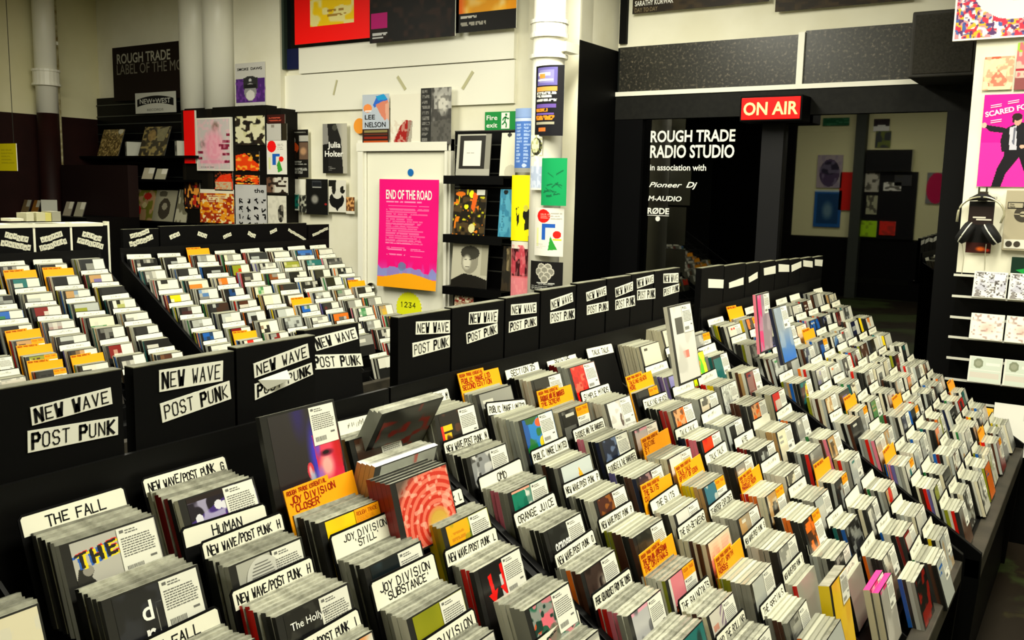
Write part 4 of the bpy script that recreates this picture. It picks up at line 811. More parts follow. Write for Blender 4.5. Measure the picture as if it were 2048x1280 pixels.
# things low on the slatwall
A_ = at_y(1943, 812, YR-.09); B_ = at_y(1984, 845, YR-.09)
sleeve('compact_disc', B_.x-A_.x, .12, Art(20, 20, '#f0a818').rect(0, .5, 1, 1, '#e89a10').noise(5, '#f8c040', .5, .6, 3, .6), 'orange case low on the slatwall behind the studio-side rack', (A_.x, YR-.1, A_.z-.12), 10, cat='CD')
A_ = at_y(1988, 806, YR-.12)
sleeve('white_box_set', .25, .24, Art(30, 30, '#e9e7dc').rect(.5, .1, 1, .3, '#cfccc0'), 'large white sleeve low on the slatwall', (A_.x, YR-.12, A_.z-.24), 10)  # plain white cover with one slightly greyer block

# ---- things behind the camera that the studio glass mirrors
def rear(name, x, z, w, h, art, label, y=-3.84):
    b = MB(); b.box((-w/2, 0, 0), (w/2, .01, h)); o = b.build(name, PAPER); o.location = (x, y, z)
    P = lambda u, v: np.stack([w/2-u, .011+0*u, v], 1)
    link(bpy.data.objects.new('printed_face', picture_mesh(name+'_print', w, h, art, PRINT, P)), o); tag(o, label, 'poster', 'posters on the rear wall')

def mir(l, t, r_, b_, art, label, name='rear_poster', y=-3.84, cat='poster', th=.012):
    A = rear_at(l, t); B = rear_at(r_, b_); w = B.x-A.x; h = A.z-B.z
    b = MB(); b.box((0, 0, 0), (w, th, h)); o = b.build(name, PAPER); o.location = (A.x, y, B.z)
    P = lambda u, v: np.stack([u, th+.001+0*u, v], 1)
    me = picture_mesh(name+'_print', w, h, art, PRINT, P); me.flip_normals(); link(bpy.data.objects.new('printed_face', me), o); tag(o, label, cat, 'things on the rear wall mirrored in the studio glass')
mir(1646, 236, 1698, 251, Art(20, 6, '#0c5a34').noise(9, '#58a070', .6, .7, 2, .6), 'green exit sign mirrored in the studio glass', 'exit_sign', cat='sign')
mir(1636, 310, 1682, 376, Art(30, 40, '#a89aa0').ell(.5, .55, .4, .42, '#4a3a58').ell(.5, .4, .36, .2, '#2a2438').noise(8, '#8a8098', .6, .7, 4, .6), 'poster of a dark round head, mirrored in the studio glass')
mir(1630, 380, 1679, 455, Art(30, 44, '#1a5aa0').rect(.1, .1, .9, .9, '#14406c').ell(.5, .55, .25, .3, '#6a8a9a', .9, .6).rect(0, 0, 1, .05, '#a8c0d0'), 'blue poster with a pale figure, mirrored in the studio glass')
mir(1681, 344, 1706, 421, Art(10, 20, '#d81c10'), 'plain red strip mirrored in the studio glass', 'red_banner', cat='banner')
mir(1736, 300, 1824, 343, Art(10, 10, '#060607'), 'black box beam mirrored in the studio glass', 'black_box', cat='box', th=.1)
mir(1718, 343, 1826, 480, Art(10, 10, '#050506'), 'black record wall mirrored in the studio glass', 'record_wall', cat='shelves')
for i, (l, t, r_, b_, c) in enumerate(((1732, 346, 1757, 384, '#b8b4a4'), (1768, 364, 1802, 382, '#e0ded4'), (1734, 391, 1753, 429, '#a8a888'), (1722, 441, 1752, 474, '#a8d81c'), (1760, 442, 1790, 471, '#e02a1c'), (1790, 350, 1822, 372, '#3a3a3c'))):
    mir(l, t, r_, b_, Art(12, 12, c).noise(5, '#3a382e', .58, .7, 3+i, .8 if i not in (3, 4) else .3), ('grey', 'bright white', 'pale olive', 'lime green', 'scarlet', 'charcoal')[i]+' sleeve on the mirrored record wall', 'record_sleeve', y=-3.82, cat='record sleeve')
mir(1855, 345, 1890, 408, Art(30, 40, '#7a7a78').ell(.5, .5, .5, .5, '#c0104c'), 'magenta disc mirrored at the studio glass edge', cat='sign')
mir(1748, 238, 1778, 262, Art(12, 10, '#1c1014').ell(.5, .9, .6, .4, '#e8e8e4'), 'dark lamp mirrored in the studio glass', cat='lamp')
mir(1752, 262, 1780, 295, Art(12, 12, '#3a4040').noise(4, '#8a9a2a', .6, .7, 4, .6), 'grey print below the mirrored lamp')

# ================================================================ THE CD RACKS
SL, PITCH, TX = .64, .195, .0885
UN = {'A': dict(x=-1.18, z=-.435, y=.025, n=7, front=-.285, name='nearest rack', k=10), 'B': dict(x=-1.18, z=-.435, y=1.41, n=8, front=-.285, name='middle rack', k=10),
      'C': dict(x=-1.18, z=-.435, y=3.08, n=8, front=-.245, name='studio-side rack', k=10),
      'D': dict(x=-4.5, z=-.39, y=1.34, n=8, front=-3.5, name='back rack by the dado', k=11), 'E': dict(x=-4.5, z=-.39, y=3.03, n=8, front=-3.5, name='back rack by the door', k=11)}
SUNIT = {'D': .66, 'E': .66}
def slope_z(u, x): return UN[u]['z']-SUNIT.get(u, SL)*(x-UN[u]['x'])
def onslope(px, py, u='B', up=0):
    v = ray(px, py); s = SUNIT.get(u, SL); t = (UN[u]['z']+up+s*UN[u]['x'])/(v[2]+s*v[0]); return v*t
RACKLAB = {'A': 'black stepped CD rack nearest the camera, headed by four NEW WAVE boards', 'B': 'long black stepped CD rack in the middle, headed by eight NEW WAVE boards',
           'C': 'black stepped CD rack beside the radio studio', 'D': 'black stepped CD rack at the back beside the brown dado wall', 'E': 'black stepped CD rack at the back beside the white door'}
RAILM = mat('front_rail', '#3a352c', .5, .3, noise='#2c2922', nscale=14)
for u, U in UN.items():
    y0 = U['y']-.022; y1 = U['y']+U['n']*PITCH-.008; xb = U['x']-.017; s = SUNIT.get(u, SL); z0 = U['z']+H
    root = empty('cd_rack', ((xb+U['front'])/2, (y0+y1)/2, 0)); tag(root, RACKLAB[u], 'CD rack')
    inv = Matrix.Translation(-root.location)
    def add(name, b, m, **k): o = b.build(name, m, root, **k); o.matrix_parent_inverse = inv; return o
    prof = [(xb, 0), (xb, z0-.03)]
    for k in range(U['k']):
        xk = U['x']+TX*k; zt = z0-s*TX*k-.156
        prof += [(xk+.022+(k == 0)*-.02, zt), (xk+.022+TX, zt)]
    xe = U['front']-.045; prof += [(xe, prof[-1][1]-.0), (xe, 0)]
    prof = [p for p in prof if p[0] <= xe+1e-6]
    b = MB(); b.prism([(x, y0+.018, z) for x, z in prof], (0, 0, 0), (0, y1-y0-.036, 0)); add('stepped_body', b, RACK)
    for y in (y0, y1-.018):
        zf_ = z0-s*(U['front']-U['x'])-.045
        b = MB(); b.prism([(xb, y, 0), (xb, y, z0+.035), (xb+.012, y, z0-.035), (U['front'], y, zf_), (U['front'], y, zf_-.10), (U['front']-.03, y, 0)], (0, 0, 0), (0, .018, 0)); add('side_panel', b, RACK, bevel=.002)
    for c in range(1, U['n']):
        y = U['y']+c*PITCH-.0185
        b = MB(); b.prism([(xb+.01, y, z0-.16), (xb+.01, y, z0-.09), (U['front']-.05, y, z0-s*(U['front']-.05-U['x'])-.115), (U['front']-.05, y, z0-s*(U['front']-.05-U['x'])-.20)], (0, 0, 0), (0, .006, 0)); add('column_divider', b, mat('divider_grey', '#191917', .35, .4))
    b = MB(); b.box((U['front']-.048, y0, zf_-.085), (U['front'], y1, zf_-.02)); add('front_rail', b, RAILM, bevel=.004)
    b = MB(); b.box((xb-.004, y0, z0-.2), (xb+.004, y1, z0+.035)); add('back_rail', b, mat('back_rail', '#080807', .5, .15))
    b = MB(); b.box((xb-.05, y0, z0-.02-.18), (xb-.004, y1, z0-.18)); add('board_ledge', b, RACK)

# ---------------------------------------------------------------- header boards with taped lettering
def board(px0, px1, pyl, pyr, stickers, label, group, xb=-1.2, lean=0, zb=None, th=.022, white=False, cat='header board'):
    A = at_x(px0, pyl, xb); B = at_x(px1, pyr, xb); w = B.y-A.y-.003; zt = (A.z+B.z)/2; zb = zb if zb is not None else H-.61; h = zt-zb
    root = MB(); root.box((-th, 0, 0), (0, w, h-.0006)); o = root.build('header_board', BLACKBOARD); o.location = (xb-.002, A.y, zb)
    if lean: o.rotation_euler = (0, -lean, 0)
    b = MB(); b.box((-th, 0, h-.0006), (0, w, h+.0008)); b.build('board_top_edge', mat('white_edge', '#d9d8c4', .5) if white else EDGE, o)  # olive sliver paints the highlight on black boards; white boards keep white edges
    tag(o, label, cat, group)
    for (nm, txt, q, hand) in stickers:
        pts = [at_x(x, y, xb) for x, y in q]; pts = [(p.y-A.y, p.z-zb) for p in pts]      # TL TR BR BL
        tl, tr_, br, bl = pts; f = .0012
        b = MB(); b.prism([(f*.2, *bl), (f*.2, *br), (f*.2, *tr_), (f*.2, *tl)], (0, 0, 0), (f, 0, 0)); st = b.build('paper_sticker', PAPER, o)
        if not txt: continue
        def P(u, v):   # u 0..1, v 0..1 bilinear
            x = (bl[0]*(1-u)+br[0]*u)*(1-v)+(tl[0]*(1-u)+tr_[0]*u)*v; z = (bl[1]*(1-u)+br[1]*u)*(1-v)+(tl[1]*(1-u)+tr_[1]*u)*v
            return (f+.0008, x, z)
        b = MB(); W_ = math.hypot(br[0]-bl[0], br[1]-bl[1]); Hh = math.hypot(tl[0]-bl[0], tl[1]-bl[1]); asp = Hh/W_
        wch = .9/strokes_width(txt, 1, 1.5); bold_ = .16
        R = random.Random(hash(txt) % 97 if False else len(txt)*7+int(px0))
        # stencil-like letters: thick verticals, letter by letter with uneven weight
        u = .05
        for ch in txt:
            g = FONT.get(ch)
            if g:
                fat = (1.9 if ch in 'NWPK' and R.random() < .75 else .9)*wch*.22
                for pl in g.split():
                    pp_ = [(u+int(pl[i])/4*wch*.95, .17+int(pl[i+1])/6*.66) for i in range(0, len(pl), 2)]
                    for (a, c), (d, e) in zip(pp_, pp_[1:]):
                        dx, dy = (d-a), (e-c)*asp; L = math.hypot(dx, dy) or 1; tx, ty = dx/L*fat/2, dy/L*fat/2
                        b.quad(P(a-tx+ty, c-(ty+tx)/asp), P(d+tx+ty, e+(ty-tx)/asp), P(d+tx-ty, e+(ty+tx)/asp), P(a-tx-ty, c-(ty-tx)/asp))
            u += wch*(1.5 if ch != ' ' else 1.2)
        b.build('taped_lettering', INK, st)
    return o
def Z(o, s, *pts): return [(o[0]+a/s, o[1]+c/s) for a, c in pts]
zA, zB, zC, zD, zE = (0, 700), (480, 620), (700, 300), (850, 560), (1200, 300)
BO = [(-150, 248, 801, 741, zA, 3.2, ((195, 370), (710, 240), (722, 345), (208, 485)), ((178, 520), (757, 427), (757, 543), (180, 660)), 0),
 (268, 472, 738, 701, zA, 3.2, ((1020, 130), (1430, 68), (1427, 198), (1022, 270)), ((1025, 345), (1470, 197), (1482, 312), (1042, 467)), 0),
 (474, 634, 700, 668, zB, 3.2, ((88, 345), (435, 215), (447, 305), (95, 437)), ((95, 475), (460, 338), (470, 412), (98, 578)), 0),
 (637, 746, 667, 643, zB, 3.2, ((545, 185), (820, 115), (835, 190), (568, 270)), ((530, 295), (845, 285), (853, 365), (537, 390)), .1),
 (798, 904, 637, 618, zB, 3.2, ((1128, 75), (1345, 65), (1345, 148), (1126, 158)), ((1105, 213), (1345, 160), (1345, 238), (1107, 303)), 0),
 (906, 1011, 618, 599, zC, 3.2, ((765, 1040), (950, 1022), (945, 1105), (762, 1118)), ((745, 1172), (945, 1108), (947, 1175), (750, 1242)), 0),
 (1013, 1082, 599, 585, zC, 3.2, ((1033, 990), (1195, 975), (1195, 1042), (1032, 1058)), ((1020, 1100), (1197, 1065), (1198, 1125), (1018, 1170)), 0),
 (1084, 1154, 583, 570, zC, 3.2, ((1285, 960), (1425, 912), (1430, 970), (1287, 1027)), ((1283, 1040), (1440, 1015), (1440, 1080), (1283, 1112)), 0),
 (1156, 1214, 568, 559, zD, 3.37, ((1088, 85), (1222, 40), (1225, 100), (1092, 145)), ((1093, 172), (1237, 143), (1238, 205), (1093, 237)), 0),
 (1216, 1264, 558, 551, zD, 3.37, ((1283, 55), (1403, 10), (1403, 70), (1287, 118)), ((1285, 135), (1415, 103), (1418, 172), (1285, 203)), 0),
 (1265, 1309, 549, 543, zE, 3.2, ((237, 825), (345, 797), (345, 850), (240, 888)), ((240, 897), (355, 885), (355, 950), (240, 962)), 0),
 (1311, 1362, 542, 536, zE, 3.2, ((408, 792), (503, 787), (503, 848), (408, 852)), ((408, 885), (508, 855), (508, 905), (408, 938)), 0)]
BL = ['first and largest NEW WAVE POST PUNK header board, above THE FALL card', 'second NEW WAVE POST PUNK board, above the handwritten G card', 'NEW WAVE POST PUNK board with a peeling lower sticker, above the profile-face CD', 'NEW WAVE POST PUNK board leaning back, just before the gap',
      'first NEW WAVE POST PUNK board after the gap', 'second NEW WAVE POST PUNK board after the gap', 'third NEW WAVE POST PUNK board after the gap', 'fourth NEW WAVE POST PUNK board after the gap', 'fifth NEW WAVE POST PUNK board after the gap', 'sixth NEW WAVE POST PUNK board after the gap', 'seventh NEW WAVE POST PUNK board after the gap', 'eighth NEW WAVE POST PUNK board, last before the studio-side rack']
for i, (a_, b_, c_, d_, zo, zs, s1, s2, ln_) in enumerate(BO):
    o = board(a_, b_, c_, d_, [('n', 'NEW WAVE', Z(zo, zs, *s1), 0), ('p', 'POST PUNK', Z(zo, zs, *s2), 0)], BL[i], 'NEW WAVE POST PUNK header boards', lean=ln_)
    if i == 2:      # the peeled corner of its lower sticker
        p = at_x(480+98/3.2+5, 620+478/3.2, -1.2); q = at_x(480+300/3.2, 620+425/3.2, -1.2)
        b = MB(); f = Vector((0, o.location.y, o.location.z)); p -= f; q -= f
        b.poly([(.003, p.y, p.z+.008), (.003, p.y+.02, p.z-.012), (.012, q.y, q.z-.004), (.003, q.y, q.z+.012)]); b.build('peeled_sticker_flap', PAPER, o)
xs_ = [1405, 1451, 1494, 1522, 1553, 1581, 1603, 1627, 1648]
SC_ = [((695, 825), (793, 830), (790, 885), (695, 882)), ((828, 850), (920, 815), (920, 862), (828, 885)), ((953, 815), (1010, 780), (1010, 820), (955, 850)), ((1050, 757), (1125, 740), (1125, 790), (1052, 803)), ((1145, 730), (1212, 735), (1212, 780), (1145, 780)), ((1227, 738), (1290, 712), (1290, 750), (1228, 780)), ((1303, 705), (1362, 712), (1362, 752), (1303, 745)), ((1377, 700), (1427, 703), (1423, 745), (1377, 740))]
ordw = ['first', 'second', 'third', 'fourth', 'fifth', 'sixth', 'seventh', 'eighth', 'ninth', 'tenth', 'eleventh']
for i in range(8):
    f = lambda x: 535.5-(x-1405)*.094
    o = board(xs_[i], xs_[i+1]-1, f(xs_[i]), f(xs_[i+1]), [('s', '', Z(zE, 3.2, *SC_[i]), 0)], ordw[i]+' black header board of the studio-side rack, one small white sticker', 'header boards of the studio-side rack')
# back racks: block-lettered boards
def tiles(o_, xb, A, zb, quads, tex=True):
    pass
def tile_sticker(o, xb, p0, p1, hpx, n, name='tile_lettering'):
    """a slanted row of n little letter tiles from pixel p0 to p1"""
    oy, oz = o.location.y, o.location.z
    A = at_x(*p0, xb); B = at_x(*p1, xb); a = Vector((A.y-oy, A.z-oz)); b_ = Vector((B.y-oy, B.z-oz)); d = (b_-a)/n; up = Vector((-d.y, d.x)).normalized()*(hpx*(-xb)/FPX*1.45)
    b = MB(); b2 = MB(); R = random.Random(n*31+int(p0[0]))
    for i in range(n):
        q = a+d*i; j = R.uniform(-.12, .12)
        c = [q+up*j, q+d*.93+up*j, q+d*.93+up*(1+j), q+up*(1+j)]
        b.quad(*[(.001, v.x, v.y) for v in c])
        for k in range(2):
            s_, t_ = R.uniform(.2, .6), R.uniform(.15, .5); e = [c[0]+d*s_+up*t_, c[0]+d*(s_+.2)+up*t_, c[0]+d*(s_+.2)+up*(t_+.3), c[0]+d*s_+up*(t_+.3)]
            b2.quad(*[(.0016, v.x, v.y) for v in e])
    st = b.build('paper_sticker', mat('tile_paper', '#cfceb8', .6), o); b2.build(name, GREY_INK, st)
xb = -4.53
zlow = H+UN['D']['z']-.2
for i, (x0, x1, yl, yr, s) in enumerate(((-20, 67, 457, 454, (((9, 470), (56, 481), 8, 6), ((1, 486), (61, 497), 8, 8))), (71, 141, 454, 452, (((84, 482), (127, 468), 8, 6), ((82, 499), (135, 481), 8, 8))), (147, 216, 452, 450, (((164, 467), (202, 479), 8, 5), ((154, 480), (206, 494), 8, 7))))):
    o = board(x0, x1, yl, yr, [], ('first', 'second', 'third')[i]+' white-edged black header board along the back rack by the dado', 'white-edged header boards', xb=xb, zb=zlow, white=True)
    w = max(v.co.y for v in o.data.vertices); h = max(v.co.z for v in o.data.vertices)
    b = MB(); b.box((-.04, w, 0), (.0, w+.012, h+.02)); b.build('white_side_edge', mat('white_edge', '#d9d8c4', .5), o)
    for (p0, p1, hp, n) in s: tile_sticker(o, xb, (p0[0], p0[1]+hp*.6), (p1[0], p1[1]+hp*.6), hp, n)
for i, (x0, x1, yl, yr, s) in enumerate(((246, 318, 459, 457, (((262, 475), (300, 462), 7, 5), ((261, 491), (308, 475), 8, 7))), (320, 614, 449, 449, (((342, 477), (361, 466), 7, 3), ((395, 466), (413, 474), 7, 3), ((448, 475), (464, 467), 6, 3), ((495, 466), (510, 474), 7, 3), ((541, 465), (555, 459), 6, 3), ((576, 459), (611, 480), 5, 8))), (617, 659, 449, 449, (((626, 471), (657, 456), 5, 7),)))):
    o = board(x0, x1, yl, yr, [], ('short black board with two slanted tile-lettered stickers on the back rack', 'long black board with a row of small tilted stickers on the back rack', 'short black board with one slanted sticker beside the silver CD')[i], 'header boards of the back rack by the door', xb=xb, zb=zlow)
    for (p0, p1, hp, n) in s: tile_sticker(o, xb, (p0[0], p0[1]+hp*.5), (p1[0], p1[1]+hp*.5), hp, n)
# papers lying on top of the white-edged boards: little stand-up stock on a shelf
A = at_x(14, 452, xb-.12); 
for i, (l, r_, t, c) in enumerate(((26, 52, 445, '#c9c6ae'), (58, 72, 434, '#b8b598'), (78, 95, 433, '#b4b08c'), (96, 108, 434, '#b8b060'), (108, 126, 431, '#8c8a78'))):
    p0 = at_x(l, 451, xb-.0); p1 = at_x(r_, t, xb-.0)
    b = MB(); b.box((-.11, 0, 0), (-.02, p1.y-p0.y, p1.z-p0.z)); o = b.build('leaflet_bundle', mat('leaflet_'+c[1:], c, .6)); o.location = (xb-.0, p0.y, p0.z+.02)
    tag(o, ('pale leaflets lying along the white-edged shelf', 'small tipped pale packet on the white-edged shelf', 'cream packet third on the white-edged shelf', 'mustard packet on the white-edged shelf', 'grey packet last on the white-edged shelf')[i], 'packet')
p0 = at_x(-20, 455, xb); p1 = at_x(205, 449, xb)
b = MB(); b.box((-.16, 0, 0), (.004, p1.y-p0.y, .018)); o = b.build('white_edged_shelf', mat('white_edge', '#d9d8c4', .5)); o.location = (xb, p0.y, p0.z-.005); tag(o, 'thin white shelf along the tops of the three white-edged boards', 'shelf')

# ---------------------------------------------------------------- cards and cases (shared meshes)
CW, CHT = .158, .150
def card_mesh(white, w=CW, h=CHT):
    b = MB(); r = .006
    pts = [(0, -w/2, 0), (0, w/2, 0), (0, w/2, h-r), (0, w/2-r, h), (0, -w/2+r, h), (0, -w/2, h-r)]
    b.prism(pts, (0, 0, 0), (.0022, 0, 0)); o = b.build('divider_card', BLACKBOARD); me = o.data; bpy.data.objects.remove(o); return me
ME_CARD = card_mesh(0)
def strip_mesh(w=CW-.007, h=.0265, z=CHT-.0035):
    b = MB(); r = .003
    b.prism([(.0023, -w/2, z-h), (.0023, w/2, z-h), (.0023, w/2, z-r), (.0023, w/2-r, z), (.0023, -w/2+r, z), (.0023, -w/2, z-r)], (0, 0, 0), (.0005, 0, 0)); o = b.build('label_strip', CARDW); me = o.data; bpy.data.objects.remove(o); return me
ME_STRIP = strip_mesh(); ME_STRIP2 = strip_mesh(h=.043)
def orange_mesh(w=CW, h=CHT+.015):
    b = MB(); s = w*.13
    b.prism([(0, -w/2, 0), (0, w/2, 0), (0, w/2, h-.008), (0, s, h-.008), (0, s, h), (0, -w/2, h)], (0, 0, 0), (.0018, 0, 0)); o = b.build('divider_card', ORANGE); me = o.data; bpy.data.objects.remove(o); return me
ME_ORANGE = orange_mesh()
def hand_mesh(lines, h, w_, ztop, x=.0031, m=None, seed=1, left=None, wmax=None, sw=None):
    b = MB(); R = random.Random(seed)
    P = lambda u, v: (x, u, v)
    for i, (t, hh) in enumerate(lines):
        wc = hh*.62; W_ = strokes_width(t, wc); lim = wmax or CW-.02
        if W_ > lim: wc *= lim/W_; W_ = lim
        u0 = left if left is not None else -W_/2
        strokes(b, t, u0, ztop-(i+1)*hh*1.28, hh, wc, sw or hh*.15, jit=.09, R=R, P=P)
    if not b.v: return None
    o = b.build('handwriting', m or INK); me = o.data; bpy.data.objects.remove(o); return me
SCRIB = []
for i in range(6):        # unreadable pen scrawl for the cards the photograph cannot resolve
    b = MB(); R = random.Random(50+i); L = R.uniform(.05, .1); u = -L/2
    while u < L/2:
        hh = R.uniform(.004, .009); z = CHT-.019+R.uniform(-.002, .002)
        b.quad((.0031, u, z), (.0031, u+.0012, z), (.0031, u+.002+R.uniform(-.002, .002), z+hh), (.0031, u+.0008, z+hh)); u += R.uniform(.003, .007)
    o = b.build('handwriting', mat('soft_ink', '#55544c', .7)); SCRIB.append(o.data); bpy.data.objects.remove(o)
def case_mesh():
    b = MB(); w, h, t = .142, .125, .0100; y0, y1 = -w/2, w/2
    p = lambda x, y, z: (x, y, z); e = .0008
    b.mi = 0; b.quad(p(0, y0, h), p(t, y0, h), p(t, y1, h), p(0, y1, h)); b.quad(p(0, y0, 0), p(0, y1, 0), p(t, y1, 0), p(t, y0, 0)); b.quad(p(0, y1, 0), p(0, y1, h), p(t, y1, h), p(t, y1, 0)); b.quad(p(0, y0, 0), p(0, y0, h), p(0, y1, h), p(0, y1, 0))
    b.mi = 1; b.quad(p(0, y0, 0), p(t, y0, 0), p(t, y0, h), p(0, y0, h))
    b.mi = 2; b.quad(p(t, y0, 0), p(t, y1, 0), p(t, y1, h), p(t, y0, h))
    o = b.build('cd_case', [PLAST, SPINE, TRAY]); me = o.data; bpy.data.objects.remove(o); return me
ME_CASE = case_mesh(); ME_INNER = ME_CASE.copy(); ME_INNER.materials[2] = PLAST
def sticker_mesh(kind):
    b = MB(); x = .0108; R = random.Random(kind)
    w, h = .058, .066; y1 = .066; y0 = y1-w; zt = .122
    if kind == 1: zt = .122
    o_t = zt
    if kind >= 2: o_t = zt-.022
    b.mi = 0; b.prism([(x, y0, zt-h-(.012 if kind >= 2 else 0)), (x, y1, zt-h-(.012 if kind >= 2 else 0)), (x, y1, o_t), (x, y0, o_t)], (0, 0, 0), (.0004, 0, 0))
    x2 = x+.0006; b.mi = 1
    b.quad((x2, y0+.004, o_t-.007), (x2, y0+.010, o_t-.007), (x2, y0+.010, o_t-.003), (x2, y0+.004, o_t-.003))
    for i in range(11):
        z = o_t-.004-i*.0034; 
        if i in (2,): continue
        u = y0+(.012 if i < 2 else .004); e = y0+w*(R.uniform(.45, .65) if i < 2 else R.uniform(.82, .95))
        while u < e:
            L = R.uniform(.002, .006); b.quad((x2, u, z-.0016), (x2, min(u+L, e), z-.0016), (x2, min(u+L, e), z), (x2, u, z)); u += L+.001
    u = y0+.005
    while u < y0+.03: L = R.uniform(.0006, .0016); b.quad((x2, u, o_t-.060), (x2, u+L, o_t-.060), (x2, u+L, o_t-.052), (x2, u, o_t-.052)); u += L+.0009
    b.quad((x2, y0+.042, o_t-.050), (x2, y0+.052, o_t-.050), (x2, y0+.052, o_t-.047), (x2, y0+.042, o_t-.047))
    if kind >= 2:
        b.mi = 2; b.prism([(x, y0, o_t), (x, y1, o_t), (x, y1, zt+.0015), (x, y0, zt+.0015)], (0, 0, 0), (.0005, 0, 0))
        b.mi = 3; strokes(b, 'ROUGH TRADE', y0+.004, o_t+.013, .006, .0035, .0009, 1.32, P=lambda u, v: (x2, u, v))
        b.mi = 4; strokes(b, 'ESSENTIAL', y0+.004, o_t+.004, .006, .0035, .0005, 1.32, P=lambda u, v: (x2, u, v))
    o = b.build('price_sticker', [PAPER, GREY_INK, ORANGE, REDINK, mat('orange_red_ink', '#d0700a', .7)]); me = o.data; bpy.data.objects.remove(o); return me
ME_STK = [sticker_mesh(0), sticker_mesh(1), sticker_mesh(2)]

# ---------------------------------------------------------------- covers
PAL = {'white': '#d6d4c4', 'grey': '#8e8e84', 'black': '#141412', 'charcoal': '#2a2a28', 'dark red': '#7a1612', 'red': '#d41c10', 'orange': '#e8701a', 'yellow': '#e8c80e', 'olive': '#8a8f1c', 'green': '#2a7a3c', 'teal': '#1c6a66', 'blue': '#1c5cb0', 'navy': '#141c3a', 'lilac': '#6a62a0', 'purple': '#4a1c78', 'pink': '#e87a90', 'brown': '#4a2a1a', 'tan': '#b8905a', 'cream': '#e0d8b8', 'silver': '#b0b4ac'}
WT = [('white', 22), ('grey', 12), ('black', 14), ('charcoal', 9), ('silver', 12), ('cream', 6), ('red', 3), ('dark red', 2), ('orange', 2), ('yellow', 2), ('olive', 2), ('green', 2), ('teal', 2), ('blue', 4), ('navy', 2), ('lilac', 1), ('pink', 1), ('brown', 4), ('tan', 3)]
WN = [n for n, k in WT for _ in range(k)]
GX, GY = np.meshgrid(np.arange(80), np.arange(80))
class FineArt(Art):
    def __init__(s, nx, ny, bg): Art.__init__(s, nx*2, ny*2, bg)
def rcover(R, base, n=16):
    a = Art(n, n, PAL[base]); c2 = PAL[R.choice(WN)]; c3 = PAL[R.choice(WN)]; t = R.randrange(6); sd = R.randrange(1000)
    if t == 0: a.noise(R.uniform(3, 7), c2, .5, .6, sd, .8)
    elif t == 1: a.ell(R.uniform(.2, .7), R.uniform(.2, .5), R.uniform(.15, .35), R.uniform(.15, .35), c2, .9).noise(6, c3, .6, .7, sd, .6)
    elif t == 2: a.rect(R.uniform(0, .4), R.uniform(0, .3), R.uniform(.5, 1), R.uniform(.4, 1), c2, .9)
    elif t == 3: a.noise(5, c2, .5, .62, sd, .6).lines(.1, .08, .5, .2, 1, c3, sd)
    elif t == 4: a.grad(0, .7, c2, .8).noise(8, c3, .62, .72, sd, .6)
    else: a.lines(.08, .1, .5, .35, 2, c2, sd, .9)
    return a
